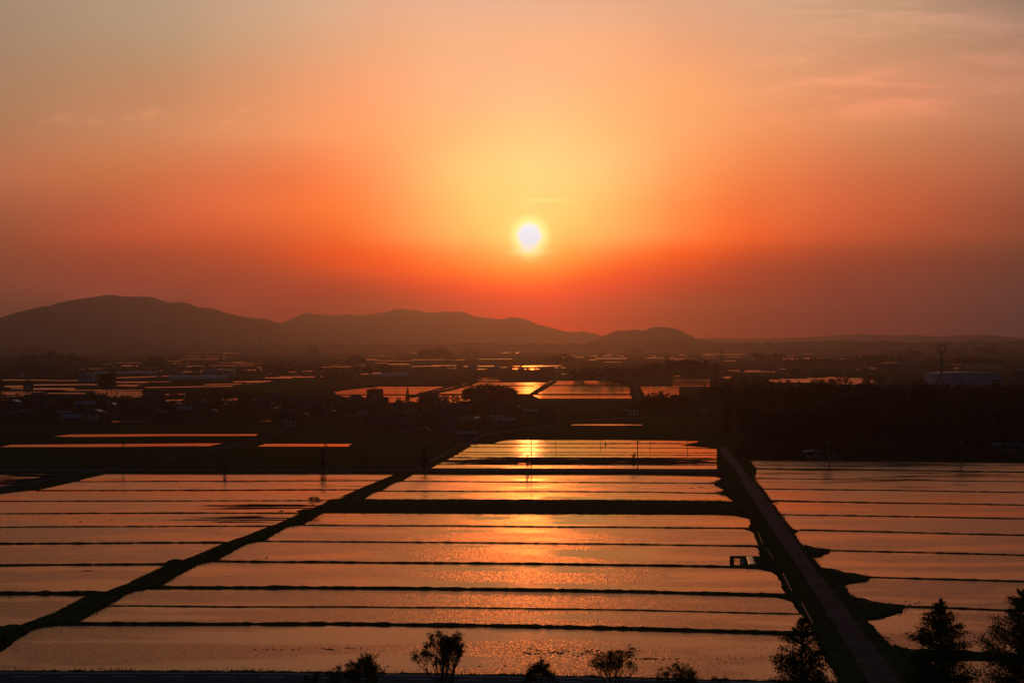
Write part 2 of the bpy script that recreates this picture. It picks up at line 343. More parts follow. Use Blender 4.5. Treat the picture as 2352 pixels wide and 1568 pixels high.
def water_mat(name, sx=0.36, sy=0.030, mud=None, calm=0.32, rough=0.23):
    """flooded paddy: still muddy water with wind ripples; slopes come from noise, patches stay calm"""
    m, t, b = new_mat(name)
    geo = t.node('ShaderNodeNewGeometry')
    P = geo.outputs['Position']
    mp = t.node('ShaderNodeMapping'); t.link(P, mp.inputs[0]); mp.inputs['Scale'].default_value = (4.6, 1.3, 1); mp.inputs['Rotation'].default_value = (0, 0, .25)
    n = t.noise(mp.outputs[0], 1.0, 2.0, .6)
    mp2 = t.node('ShaderNodeMapping'); t.link(P, mp2.inputs[0]); mp2.inputs['Scale'].default_value = (.022, .085, 1)
    big = t.noise(mp2.outputs[0], 1.0, 3.0, .55)
    amp = t.rng(big.outputs[0], .40, .54, calm * .6, 1.0, 'SMOOTHSTEP')
    sc = t.node('ShaderNodeSeparateColor'); t.link(n.outputs['Color'], sc.inputs[0])
    nx = t.math('MULTIPLY', t.math('MULTIPLY', t.math('SUBTRACT', sc.outputs[0], .5), amp), sx * 6)
    ny = t.math('MULTIPLY', t.math('MULTIPLY', t.math('SUBTRACT', sc.outputs[1], .5), amp), sy * 6)
    nv = t.node('ShaderNodeVectorMath', operation='NORMALIZE'); t.link(t.comb(nx, ny, 1.0), nv.inputs[0])
    b.inputs['Base Color'].default_value = (.014, .010, .006, 1)
    b.inputs['Roughness'].default_value = 1.0
    b.inputs['Specular IOR Level'].default_value = 0.0
    # silty water: reflection by Fresnel, extra sunset orange painted into its colour, its roughness from ripples too small to model
    fr = t.node('ShaderNodeFresnel'); fr.inputs['IOR'].default_value = 1.36; t.link(nv.outputs[0], fr.inputs['Normal'])
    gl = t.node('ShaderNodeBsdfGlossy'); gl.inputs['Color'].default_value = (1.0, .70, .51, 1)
    gl.distribution = 'MULTI_GGX'
    t.link(t.rng(amp, 0, 1, rough*.45, rough), gl.inputs['Roughness']); t.link(nv.outputs[0], gl.inputs['Normal'])
    wm = t.node('ShaderNodeMixShader'); t.link(fr.outputs[0], wm.inputs[0]); t.link(b.outputs[0], wm.inputs[1]); t.link(gl.outputs[0], wm.inputs[2])
    out = [x for x in m.node_tree.nodes if x.type == 'OUTPUT_MATERIAL'][0]
    t.link(wm.outputs[0], out.inputs[0])
    if mud:
        mp3 = t.node('ShaderNodeMapping'); t.link(P, mp3.inputs[0]); mp3.inputs['Scale'].default_value = mud[1]
        mn = t.noise(mp3.outputs[0], 1.0, 6.0, .62)
        mask = t.rng(mn.outputs[0], mud[0], mud[0] + .03)
        if len(mud) > 2:            # mud only round one spot of the paddy (centre x, y, radius x, radius y)
            cx0, cy0, rx, ry = mud[2]
            sp = t.node('ShaderNodeSeparateXYZ'); t.link(P, sp.inputs[0])
            dx = t.math('MULTIPLY', t.math('SUBTRACT', sp.outputs[0], cx0), 1 / rx)
            dy = t.math('MULTIPLY', t.math('SUBTRACT', sp.outputs[1], cy0), 1 / ry)
            d2 = t.math('ADD', t.math('MULTIPLY', dx, dx), t.math('MULTIPLY', dy, dy))
            lift = t.rng(d2, 0.0, 1.0, 0.16, -0.25)
            mask = t.rng(t.math('ADD', mn.outputs[0], lift), mud[0], mud[0] + .03)
        soil = t.node('ShaderNodeBsdfPrincipled'); soil.inputs['Base Color'].default_value = (.035, .028, .020, 1); soil.inputs['Roughness'].default_value = .75
        soil.inputs['Specular IOR Level'].default_value = 0
        ms = t.node('ShaderNodeMixShader'); t.link(mask, ms.inputs[0]); t.link(wm.outputs[0], ms.inputs[1]); t.link(soil.outputs[0], ms.inputs[2])
        out = [x for x in m.node_tree.nodes if x.type == 'OUTPUT_MATERIAL'][0]
        t.link(ms.outputs[0], out.inputs[0])
    return m

M = {}
M['ground'] = surf('plain', (.020, .024, .010), (.034, .038, .016), .02, .95, .1, 6)
M['field'] = surf('young_grass', (.034, .042, .012), (.048, .056, .018), .05, .95, .1, 5, (1, 3, 1))
M['grass'] = surf('bank_grass', (.026, .034, .010), (.062, .070, .020), .5, .95, .1, 5)
M['soil'] = surf('bank_soil', (.024, .022, .013), (.045, .040, .020), .9, .95, .1, 4)
M['asphalt'] = surf('asphalt', (.060, .061, .068), (.085, .084, .090), .8, .85, .25)
def lane_mat():
    m, t, b = new_mat('patched_asphalt')
    geo = t.node('ShaderNodeNewGeometry'); P = geo.outputs['Position']
    n1 = t.noise(P, .16, 5.0, .6); n2 = t.noise(P, 1.6, 3.0)
    mp = t.node('ShaderNodeMapping'); t.link(P, mp.inputs[0]); mp.inputs['Scale'].default_value = (.5, .06, 1); n3 = t.noise(mp.outputs[0], 1.0, 2.0)
    base = t.mix(t.rng(n1.outputs[0], .40, .60), (.032, .034, .042, 1), (.052, .054, .064, 1))
    base = t.mix(t.rng(n3.outputs[0], .50, .64), base, (.038, .038, .040, 1))
    base = t.mix(t.rng(n2.outputs[0], .60, .70), base, (.070, .070, .072, 1))
    t.link(base, b.inputs['Base Color']); b.inputs['Roughness'].default_value = .85; b.inputs['Specular IOR Level'].default_value = .03
    return m
M['lane'] = lane_mat()
M['track'] = surf('gravel_track', (.09, .085, .08), (.13, .12, .11), .8, .9, .2)
M['paint'] = surf('road_paint', (.55, .55, .53), (.75, .75, .72), 2, .7, .3)
M['concrete'] = surf('concrete', (.12, .115, .11), (.18, .175, .165), 1.5, .75, .3)
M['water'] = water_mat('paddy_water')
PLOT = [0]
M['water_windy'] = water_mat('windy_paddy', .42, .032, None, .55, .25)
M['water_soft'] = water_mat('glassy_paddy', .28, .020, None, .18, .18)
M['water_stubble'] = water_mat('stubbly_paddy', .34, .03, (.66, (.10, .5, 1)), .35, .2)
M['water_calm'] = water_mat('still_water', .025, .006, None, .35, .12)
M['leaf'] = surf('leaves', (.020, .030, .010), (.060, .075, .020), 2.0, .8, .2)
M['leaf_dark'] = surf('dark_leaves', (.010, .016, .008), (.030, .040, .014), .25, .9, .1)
M['bark'] = surf('bark', (.035, .027, .020), (.07, .055, .042), 3, .9, .2)
M['tile'] = surf('roof_tiles', (.022, .026, .032), (.042, .048, .056), .8, .75, .2)
M['tile_brown'] = surf('brown_tiles', (.05, .036, .028), (.08, .055, .042), .8, .62, .3)
M['metal_roof'] = surf('metal_roof', (.06, .065, .072), (.10, .105, .115), .5, .48, .45)
M['metal_blue'] = surf('blue_roof', (.03, .06, .12), (.05, .09, .16), .5, .4, .5)
M['plaster'] = surf('plaster', (.07, .07, .07), (.11, .108, .105), .5, .9, .2)
M['wood'] = surf('weathered_wood', (.05, .038, .028), (.10, .075, .055), 1.2, .9, .2, 3, (1, 1, 4))
M['blue_wall'] = surf('blue_cladding', (.10, .16, .30), (.14, .21, .36), .3, .6, .3, 2, (3, 3, .2))
M['white_wall'] = surf('white_cladding', (.22, .22, .22), (.30, .30, .30), .3, .75, .3)
M['steel'] = surf('galvanised_steel', (.10, .10, .10), (.16, .16, .16), 1.5, .6, .4)
M['pole'] = surf('pole_concrete', (.12, .11, .10), (.18, .17, .15), 1.5, .85, .2)
M['glass'] = surf('dark_glass', (.015, .018, .022), (.02, .024, .03), 1, .08, .6)
M['hill'] = surf('wooded_hill', (.018, .024, .014), (.032, .040, .022), .012, .95, .05, 8)
M['sheet'] = surf('plastic_sheet', (.20, .20, .21), (.30, .30, .31), 1.3, .25, .6)
M['feather'] = surf('grey_feathers', (.10, .10, .11), (.20, .20, .21), 20, .8, .2)

# ------------------------------------------------------------------ ground, hills
def struct(o, kind='structure'):
    o['kind'] = kind
    return o

def fbm(x, y, o=4, s=0.0):
    return noise.fractal(Vector((x, y, s)), 1.0, 2.0, o)

mb = MB(); mb.face([(-7800, -2000, 0), (7800, -2000, 0), (7800, 14800, 0), (-7800, 14800, 0)])
struct(mb.build('ground', M['ground']))

def range_hill(name, prof, dist, depth, seed, rough=1.0, step=3.0, zbase=0.0, steps=26):
    """hill range whose skyline follows prof (photo columns / rows) at a real distance, with ridges and spurs in depth"""
    xs = []
    x = prof[0][0]
    while x <= prof[-1][0] + .01:
        xs.append(x); x += step
    mb = MB(); NR = steps
    pts_x = [p[0] for p in prof]; pts_y = [p[1] for p in prof]
    def lin(x):
        for k in range(len(pts_x) - 1):
            if pts_x[k] <= x <= pts_x[k + 1]:
                t = (x - pts_x[k]) / (pts_x[k + 1] - pts_x[k]); return pts_y[k] + (pts_y[k + 1] - pts_y[k]) * t
        return pts_y[-1]
    rows = []
    for j in range(NR + 1):
        t = j / NR                      # 0 front foot .. .62 crest .. 1 back foot
        yy = dist + (t - .62) * depth
        row = []
        for x in xs:
            X = (x - CX) / FOC * dist
            h = max(0.0, (HZ - lin(x)) / FOC * dist + CAMH)
            h += (5.5 * fbm(X / 45.0, 0, 4, seed) + .012 * h * fbm(X / 210.0, 3, 4, seed)) * rough ** .5
            k = (t / .62) if t < .62 else (1 - t) / .38
            k = max(0.0, k)
            prof_k = math.sin(min(1, k) * math.pi / 2) ** 1.25
            sp = fbm(X / 420.0 + seed, yy / 300.0, 5, seed)
            z = h * prof_k * (1 + .38 * sp * (1 - prof_k) * rough)
            row.append((X * (yy / dist) ** 0.0, yy, z - 1.0 + zbase))
        rows.append(row)
    n = len(xs)
    for r in rows: mb.v += r
    for j in range(NR):
        for i in range(n - 1):
            a = j * n + i
            mb.f.append((a, a + 1, a + n + 1, a + n)); mb.m.append(0)
    return struct(mb.build(name, M['hill'], smooth=True))

left_prof = [(-320,790),(-200,782),(-80,768),(0,752),(20,742),(60,727),(90,718),(110,710),(125,705),(145,702),(170,699),(185,692),(205,685),(240,682),(265,678),(285,681),(300,680),(320,683),(350,682),(365,688),(380,693),(400,696),(412,694),(425,694),(440,700),(455,705),(485,707),(500,712),(520,718),(545,725),(570,729),(600,731),(630,739),(660,747),(720,765),(800,785)]
mid_prof = [(520,790),(600,765),(645,744),(670,736),(690,727),(708,719),(722,722),(740,722),(760,724),(780,725),(800,722),(830,724),(860,721),(895,716),(910,711),(925,709),(940,711),(960,713),(980,716),(1000,717),(1020,716),(1040,716),(1060,715),(1075,720),(1090,727),(1108,728),(1125,730),(1150,733),(1165,730),(1180,728),(1200,730),(1215,736),(1230,743),(1245,748),(1260,751),(1280,757),(1300,761),(1320,762),(1340,761),(1352,763),(1365,766),(1380,772),(1420,778),(1470,790)]
small_prof = [(1330,790),(1360,782),(1383,773),(1400,765),(1420,760),(1450,757),(1470,757),(1490,755),(1505,751),(1520,750),(1535,751),(1548,755),(1562,761),(1575,768),(1590,775),(1640,786)]
low_prof = [(1480,786),(1560,780),(1600,778),(1650,775),(1700,778),(1760,777),(1850,775),(1900,771),(1950,768),(1980,767),(2010,769),(2050,771),(2100,770),(2150,773),(2200,770),(2260,769),(2300,772),(2352,777),(2450,779),(2600,785)]
base_prof = [(-400,792),(0,789),(300,790),(600,791),(800,789),(900,790),(1100,787),(1300,790),(1500,786),(1700,788),(1900,783),(2100,786),(2300,783),(2700,788)]
tag(range_hill('hills', mid_prof, 12200, 3000, 3.1), None)
range_hill('hills', left_prof, 10500, 3600, 8.4)
range_hill('hills', small_prof, 8600, 1500, 5.7)
range_hill('hills', low_prof, 12600, 1500, 2.2, 1.2)
range_hill('hills', base_prof, 7300, 900, 6.6, 2.5)

# ------------------------------------------------------------------ loft / ridge builders for land between the paddies
def resample(poly, step):
    out = [Vector(poly[0]).to_3d() if len(poly[0]) == 3 else Vector((*poly[0], 0))]
    for a, b in zip(poly, poly[1:]):
        a, b = Vector((a[0], a[1], 0)), Vector((b[0], b[1], 0))
        n = max(1, int((b - a).length / step))
        for k in range(1, n + 1): out.append(a.lerp(b, k / n))
    return out

def at_len(pts, n):
    """n points evenly spaced along a polyline"""
    L = [0.0]
    for a, b in zip(pts, pts[1:]): L.append(L[-1] + (b - a).length)
    out = []; k = 0
    for i in range(n):
        s = L[-1] * i / (n - 1)
        while k < len(L) - 2 and L[k + 1] < s: k += 1
        d = L[k + 1] - L[k]
        out.append(pts[k].lerp(pts[k + 1], 0 if d < 1e-9 else (s - L[k]) / d))
    return out

def loft(name, A, B, prof, mat, n=200, edge=.25, bump=.06, seed=0.0, kind='structure', z0=0.0):
    """land strip between photo polylines A and B; prof = [(t, height)]"""
    a = at_len(resample([G(*p) for p in A], 3.0), n); b = at_len(resample([G(*p) for p in B], 3.0), n)
    mb = MB(); m = len(prof)
    for i in range(n):
        for j, (t, h) in enumerate(prof):
            p = a[i].lerp(b[i], t)
            if 0 < j < m - 1:
                p.x += edge * fbm(p.x * .35, p.y * .35, 3, seed + j); p.y += edge * fbm(p.x * .3, p.y * .3, 3, seed + 9 + j)
                h = h + bump * fbm(p.x * .6, p.y * .25, 3, seed + 4)
            else:
                p.x += edge * fbm(p.x * .5, p.y * .5, 2, seed + j); h = min(h, 0.0) if j in (0, m - 1) and h <= 0 else h
            mb.v.append((p.x, p.y, z0 + h))
    for i in range(n - 1):
        for j in range(m - 1):
            q = i * m + j
            mb.f.append((q, q + 1, q + m + 1, q + m)); mb.m.append(0)
    o = mb.build(name, mat); o['kind'] = kind
    return o

def ridge(name, line, w, h, mat, step=1.2, seed=0.0):
    """low earth dike along a photo polyline"""
    pts = resample([G(*p) for p in line], step)
    mb = MB(); n = len(pts)
    for i, p in enumerate(pts):
        d = (pts[min(n - 1, i + 1)] - pts[max(0, i - 1)]).normalized(); s = Vector((-d.y, d.x, 0))
        k = 1 + .55 * fbm(p.x * .22, p.y * .45, 3, seed)
        hh = h * (1 + .45 * fbm(p.x * .8, p.y * .8, 3, seed + 5))
        off = .55 * fbm(p.x * .045, p.y * .045, 3, seed + 2)
        for t, z in ((-.62, -.05), (-.38, hh * .8), (0, hh), (.38, hh * .8), (.62, -.05)):
            q = p + s * (w * k * t + off); mb.v.append((q.x, q.y, z))
    for i in range(n - 1):
        for j in range(4):
            q = i * 5 + j; mb.f.append((q, q + 5, q + 6, q + 1)); mb.m.append(0)
    o = mb.build(name, mat); o['kind'] = 'structure'
    return o

WATER_Z = .06
def water(poly, mat='water', z=WATER_Z):
    """one flooded paddy, traced in photo coordinates, laid on the plain"""
    pts = [G(*p) for p in poly]
    if min(p[1] for p in pts) < 560:            # near plots get an uneven waterline
        rs_ = resample(pts + [pts[0]], 1.6)[:-1]
        pts = [(p.x + .42 * fbm(p.x*.45, p.y*.45, 3, 1.5), p.y + .42 * fbm(p.x*.45, p.y*.45, 3, 7.5)) for p in rs_]
    mb = MB(); mb.face([(x, y, z) for x, y in reversed(pts)])
    if mat == 'water':
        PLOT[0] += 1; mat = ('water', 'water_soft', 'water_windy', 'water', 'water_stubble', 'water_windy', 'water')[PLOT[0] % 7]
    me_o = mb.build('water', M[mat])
    if me_o.data.polygons[0].normal.z < 0: me_o.data.flip_normals()
    return struct(me_o)

LAND_EDGES = []
def land(poly, mat='grass', z=.3, name='land'):
    pts = [G(*p) for p in poly]
    area = sum(a[0]*b[1] - b[0]*a[1] for a, b in zip(pts, pts[1:] + pts[:1]))
    if area < 0: pts.reverse()
    if min(p[1] for p in pts) < 900:
        rs_ = resample(pts + [pts[0]], .8)[:-1]
        pts = [(p.x + 1.3 * fbm(p.x*.4, p.y*.4, 4, 2.5), p.y + 1.5 * fbm(p.x*.4, p.y*.4, 4, 8.5)) for p in rs_]
        LAND_EDGES.append(pts)
    mb = MB(); n = len(pts)
    c = (sum(p[0] for p in pts)/n, sum(p[1] for p in pts)/n)
    inner = [(c[0] + (x-c[0])*.93, c[1] + (y-c[1])*.93) for x, y in pts]
    mb.v = [(x, y, 0) for x, y in pts] + [(x, y, z) for x, y in inner]
    for i in range(n):
        k = (i+1) % n; mb.f.append((i, k, n+k, n+i)); mb.m.append(0)
    mb.f.append(tuple(range(n, 2*n))); mb.m.append(0)
    return struct(mb.build(name, M[mat]))

# ------------------------------------------------------------------ centre block of paddies
LA = [(660,1206),(1200,1209),(1476,1211.4),(1722,1213.4)]
LB = [(575,1243),(1200,1247.5),(1476,1250.8),(1741,1254)]
LC = [(460,1289.5),(784,1292),(1200,1295),(1476,1298.6),(1776,1304.5)]
LD = [(300,1350),(784,1351),(1200,1355),(1476,1360.2),(1814,1368)]
LE = [(235,1391.6),(784,1393.5),(1200,1397.5),(1476,1401.5),(1838,1410.5)]
LF = [(90,1433.5),(784,1434),(1200,1439),(1476,1445),(1872,1456.5)]
LG = [(-60,1544),(544,1545),(1000,1551),(1300,1556),(1476,1560.5),(1800,1568.5),(1935,1572)]
BT = [(735,1178.8),(1476,1182),(1647,1183)]
water(BT + [(1690,1185.5),(1713,1190),(1723,1194),(1724,1203),(1720,1209)] + LA[::-1])
water(LA[:3] + [(1705,1215),(1729,1222),(1735,1238),(1741,1252)] + LB[::-1])
water(LB[:3] + [(1739,1257),(1745,1278.2),(1680,1277.2),(1678,1301)] + LC[:4][::-1])
water(LC[:4] + [(1735,1307),(1772,1314),(1787,1324),(1795,1341),(1804,1366)] + LD[::-1])
water(LD[:4] + [(1780,1373),(1800,1377),(1820,1383),(1830,1396),(1836,1409)] + LE[::-1])
water(LE + [(1845,1415),(1868,1454)] + LF[::-1])
water(LF + [(1887,1500),(1892,1512),(1900,1526),(1913,1538),(1920,1550),(1930,1572)] + LG[::-1])
for i, (ln, w, h) in enumerate(((LA, .9, .26), (LB, .8, .25), (LC, 1.1, .34), (LD, 1.4, .46), (LE, .7, .2), (LF, 1.2, .42))):
    ridge('earth_bank', ln, w, h, M['grass'], 1.0, i * 3.3)
# ends of the paddies widen into grass by the lane
land([(1640,1109.5),(1632,1111),(1646,1106),(1658,1099),(1690,1096),(1700,1125),(1662,1122),(1648,1116)], z=.25)
land([(1647,1132.6),(1660,1127),(1700,1125),(1712,1150),(1684,1149),(1668,1139)], z=.25)

# the wide grass strip between two blocks of water
BAND_T = [(760,1148),(833,1147.8),(1200,1148.3),(1476,1149.6),(1600,1151),(1684,1152.6)]
BAND_B = [(730,1178.6),(1476,1182),(1647,1183),(1700,1186)]
loft('grass_field', BAND_B, BAND_T, [(0,0),(.06,.35),(.3,.45),(.7,.4),(.94,.5),(1,0)], M['grass'], 320, .5, .12, 2.0)

# between the grass strip and the crossing road
H1 = [(835,1127.6),(1200,1128.6),(1476,1130),(1650,1132.8)]
H2 = [(890,1105),(1200,1107),(1476,1108.8),(1634,1110.2)]
XB = [(930,1089.3),(1300,1090),(1476,1091),(1600,1093),(1640,1095)]
water(H1 + [(1668,1139),(1682,1150),(1680,1152)] + BAND_T[::-1])
water(H2 + [(1648,1117),(1660,1124),(1661,1126.5),(1652,1131)] + H1[::-1])
water(XB + [(1658,1098.8),(1646,1105)] + H2[::-1])
ridge('earth_bank', H1, .9, .26, M['grass'], 1.3, 21.0)
ridge('earth_bank', H2, .9, .26, M['grass'], 1.3, 24.0)

# beyond the crossing road
XT = [(980,1077.5),(1300,1077.8),(1647,1079)]
RJ = [(1000,1066.6),(1300,1067.4),(1647,1068.4)]
RK = [(1036,1051),(1300,1051.6),(1647,1053)]
RL = [(1048,1044),(1300,1044.4),(1647,1045.8)]
RM = [(1057,1038.4),(1300,1038.8),(1647,1040)]
RN = [(1078,1027.2),(1300,1027.8),(1560,1028.6),(1647,1030.2)]
RO = [(1064,1019.3),(1300,1018.8),(1593,1018.6)]
TOP = [(1184,1008.8),(1400,1008.8),(1640,1011.6)]
mud_x, mud_y = G(1340, 1059)
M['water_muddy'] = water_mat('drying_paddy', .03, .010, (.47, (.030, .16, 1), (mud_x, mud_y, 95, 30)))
water(RJ + XT[::-1]); water(RK + RJ[::-1], 'water_muddy')
water(RL + RK[::-1], 'water_calm'); water(RM + RL[::-1], 'water_calm')
water(RN + RM[::-1], 'water_calm')
water(RO + [(1560,1023),(1647,1030)] + [(1560,1028.6)] + [(1300,1027.8),(1080,1026.8)], 'water_calm')
water([(1134,1018.2),(1148,1014),(1165,1011),(1184,1008.8)] + TOP[1:] + [(1610,1014.5),(1593,1018.4),(1300,1018.8)], 'water_calm')
land([(1593,1018.4),(1605,1014.8),(1640,1011.8),(1660,1012),(1660,1031),(1647,1030),(1618,1023)], z=.3)
for i, (ln, h) in enumerate(((RJ,.25),(RK,.35),(RL,.22),(RM,.22),(RN,.25),(RO,.3))):
    ridge('earth_bank', ln, 1.0, h, M['soil'], 1.6, 31.0 + i)
ridge('earth_bank', [(1134,1009)] + TOP, 2.0, .5, M['grass'], 2.0, 40.0)

# ------------------------------------------------------------------ crossing road and its verge
loft('road_verge', [(-40,1088.4),(930,1089.6),(1300,1090.2),(1476,1091.2),(1660,1094)], [(-40,1076),(930,1076.6),(1300,1077.2),(1660,1078.4)],
     [(0,0),(.08,.45),(.9,.5),(1,0)], M['grass'], 300, .3, .06, 5.0)
loft('road', [(-40,1085.5),(930,1086.2),(1300,1086.8),(1660,1089)], [(-40,1081),(930,1081.4),(1300,1081.8),(1660,1083.5)],
     [(0,.62),(1,.62)], M['asphalt'], 80, .05, 0.0, 6.0)

# ------------------------------------------------------------------ lane on the right with its verges
VL = [(1640,1012),(1647,1032),(1648,1078),(1652,1092),(1660,1099),(1664,1126),(1684,1151),(1722,1189),(1726,1212),(1742,1252),(1749,1279),(1768,1304),(1788,1316),(1798,1341),(1806,1366),(1824,1380),(1838,1409),(1870,1455),(1887,1500),(1900,1526),(1920,1548),(1932,1572),(1960,1640)]
VR = [(1700,1012),(1712,1032),(1722,1057),(1737,1078),(1733,1099),(1754,1124),(1773,1153),(1795,1184),(1819,1213),(1832,1237),(1844,1253),(1868,1280),(1889,1306),(1938,1344),(1962,1373),(1992,1423),(2012,1447),(2051,1485),(2085,1510),(2120,1540),(2160,1572),(2240,1640)]
RDL = [(1650,1030),(1658,1047),(1691,1083),(1720,1139),(1746,1176),(1772,1219),(1801,1261),(1838,1316),(1878,1381),(1907,1428),(1938,1481),(1966,1528),(1988,1566),(2030,1640)]
RDR = [(1668,1030),(1680,1047),(1709,1083),(1748,1136),(1772,1168),(1800,1211),(1832,1255),(1866,1304),(1908,1359),(1943,1404),(1978,1452),(2004,1488),(2036,1530),(2062,1568),(2110,1640)]
def by_rows(poly, rows):
    out = []
    for y in rows:
        for a, b in zip(poly, poly[1:]):
            if a[1] <= y <= b[1]:
                t = 0 if b[1] == a[1] else (y - a[1]) / (b[1] - a[1]); out.append((a[0] + (b[0]-a[0])*t, y)); break
    return out
rows = [1012 + (1636-1012) * (i/90)**1.0 for i in range(91)]
VLr, VRr = by_rows(VL, rows), by_rows(VR, rows)
rows2 = [1031 + (1638-1031) * i/90 for i in range(91)]
RLr, RRr = by_rows(RDL, rows2), by_rows(RDR, rows2)
def loft_rows(name, A, B, prof, mat, edge, bump, seed):
    """like loft, but stations pair up row by row"""
    mb = MB(); m = len(prof); SUB = 5; st = []
    for k in range(len(A) - 1):
        for s in range(SUB):
            t = s / SUB
            st.append(((A[k][0] + (A[k+1][0]-A[k][0])*t, A[k][1] + (A[k+1][1]-A[k][1])*t), (B[k][0] + (B[k+1][0]-B[k][0])*t, B[k][1] + (B[k+1][1]-B[k][1])*t)))
    for a, b in st:
        a, b = Vector((*G(*a), 0)), Vector((*G(*b), 0))
        for j, (t, h) in enumerate(prof):
            p = a.lerp(b, t)
            e = edge * fbm(p.x*.4, p.y*.4, 3, seed + j)
            z = h + (bump * fbm(p.x*.7, p.y*.4, 3, seed + 7) if 0 < j < m-1 else 0)
            mb.v.append((p.x + e, p.y, z))
    for i in range(len(st) - 1):
        for j in range(m - 1):
            q = i*m + j; mb.f.append((q, q+1, q+m+1, q+m)); mb.m.append(0)
    return struct(mb.build(name, mat))
loft_rows('road_verge', VLr, VRr, [(0,0),(.04,.28),(.12,.4),(.2,.28),(.32,.6),(.72,.6),(.85,.5),(.96,.35),(1,0)], M['grass'], .3, .08, 11.0)
loft_rows('road', RLr, RRr, [(0,.70),(.08,.74),(.5,.78),(.92,.74),(1,.70)], M['lane'], .34, 0.0, 12.0)

def channel(pts, label):
    """short open stretch of concrete irrigation channel holding a little water"""
    g = [Vector((*G(*p), 0)) for p in pts]
    r = empty('irrigation_channel', (g[0].x, g[0].y, 0))
    o = g[0]
    a, b = g[0] - o, g[-1] - o
    d = (b - a).normalized(); s = Vector((-d.y, d.x, 0))
    wl = MB()
    for k in (-1, 1):
        for (u, v) in ((.05, .10),):
            c0, c1 = a + s*k*u, a + s*k*v; e0, e1 = b + s*k*u, b + s*k*v
            lo, hi = .2, .56
            wl.face([(c0.x,c0.y,hi),(c1.x,c1.y,hi),(e1.x,e1.y,hi),(e0.x,e0.y,hi)])
            wl.face([(c1.x,c1.y,lo),(c1.x,c1.y,hi),(e1.x,e1.y,hi),(e1.x,e1.y,lo)])
            wl.face([(c0.x,c0.y,lo),(e0.x,e0.y,lo),(e0.x,e0.y,hi),(c0.x,c0.y,hi)])
            wl.face([(c0.x,c0.y,lo),(c0.x,c0.y,hi),(c1.x,c1.y,hi),(c1.x,c1.y,lo)])
    wl.build('wall', M['concrete'], r)
    w = MB(); q = .048
    w.face([tuple((a + s*q).xy)+(.5,), tuple((a - s*q).xy)+(.5,), tuple((b - s*q).xy)+(.5,), tuple((b + s*q).xy)+(.5,)])
    wo_ = w.build('channel_water', M['water_calm'], r)
    if wo_.data.polygons[0].normal.z < 0: wo_.data.flip_normals()
    tag(r, label, 'channel', 'open stretches of irrigation channel')
for pts, lab in (
    ([(1741,1227),(1752,1252)], 'short lit channel left of the lane, level with the second dike below the grass strip'),
    ([(1760,1263),(1776,1286)], 'short channel on the left verge just above the seedling bed'),
    ([(1798,1321),(1818,1362)], 'straight channel between the lane and the broad central paddy above the thick dike'),
    ([(1841.5,1389),(1867,1438)], 'longest bright channel on the left verge, just above the leftmost conifer'),
    ([(1731,1104),(1739,1118)], 'tiny far channel right of the lane near the crossing road'),
    ([(1768,1160),(1780,1177)], 'short channel right of the lane beside the fourth paddy down'),
    ([(1791,1190),(1808,1211)], 'short channel right of the lane beside the fifth paddy down')):
    channel(pts, lab)

# ------------------------------------------------------------------ paddies right of the lane
def rline(x0, y0, x1, y1, far=2700):
    k = (y1 - y0) / (x1 - x0); return [(x0, y0), ((x0 + x1) / 2, (y0 + y1) / 2 - .3), (far, y1 + k * (far - x1))]
q0 = rline(1722,1057.4,2352,1064.5); r0 = rline(1737,1076.8,2352,1085); r1 = rline(1731.5,1098.9,2352,1106.6)
r2 = rline(1753.6,1122.8,2352,1131.2); r3 = rline(1768,1150.7,2352,1160.2); r4 = rline(1790,1182,2352,1191.8)
r5 = rline(1835,1217.5,2352,1229.7); r6 = rline(1907,1264,2352,1275.7); r7 = rline(1990,1325,2352,1336)
r8 = rline(2075,1393,2352,1404); r9 = rline(2105,1498,2352,1510.5)
mud2 = G(1810, 1150)
M['water_edge_mud'] = water_mat('edge_mud', .03, .022, (.52, (.05, .22, 1), (*G(1800, 1156), 22, 12)))
water(q0 + r0[::-1]); water(r0 + r1[::-1] + [(1737,1090)])
water(r1 + r2[::-1] + [(1742,1111)]); water(r2 + r3[::-1] + [(1760,1136)], 'water_edge_mud')
water(r3 + r4[::-1] + [(1782,1169)]); water(r4 + r5[::-1] + [(1820,1213),(1808,1203)])
water(r5 + r6[::-1] + [(1878,1260.6),(1844,1253),(1831,1236),(1822,1225.4),(1834,1222)])
water(r6 + r7[::-1] + [(1966,1321),(1935,1315),(1910,1310),(1889,1306.5),(1876,1293),(1868.6,1280.6),(1890,1275),(1905,1270.5)])
water(r7 + r8[::-1] + [(2035,1390),(2000,1384),(1962,1372),(1948,1358),(1938,1344.4),(1960,1340),(1985,1337),(1993,1333)])
water(r8 + r9[::-1] + [(2081,1492),(2051,1485),(2012,1447),(1992,1423.4),(2043,1416),(2061,1410.5),(2074,1400)])
water([(2140,1516),(2700,1530),(2700,1640),(2215,1640),(2175,1560)])
for i, (ln, w, h) in enumerate(((r0,1.1,.4),(r1,.8,.25),(r2,.8,.27),(r3,.8,.27),(r4,.8,.28),(r5,.8,.28),(r6,.8,.26),(r7,.8,.28),(r8,.8,.28),(r9,1.6,.5))):
    ridge('earth_bank', ln, w, h, M['grass'], 1.3, 51.0 + i * 2.1)
land([(1844,1253),(1878,1260.5),(1908,1264),(1906,1270),(1890,1274.6),(1867,1281),(1850,1268)], z=.35)
land([(1889,1306),(1935,1314.5),(1966,1320.5),(1994,1325),(1992,1332),(1960,1339),(1937,1344.5),(1910,1330)], z=.4)
land([(1962,1372),(2000,1383.6),(2035,1389.5),(2078,1393),(2073,1400),(2061,1409),(2043,1415),(1991,1423.6),(1972,1400)], z=.45)
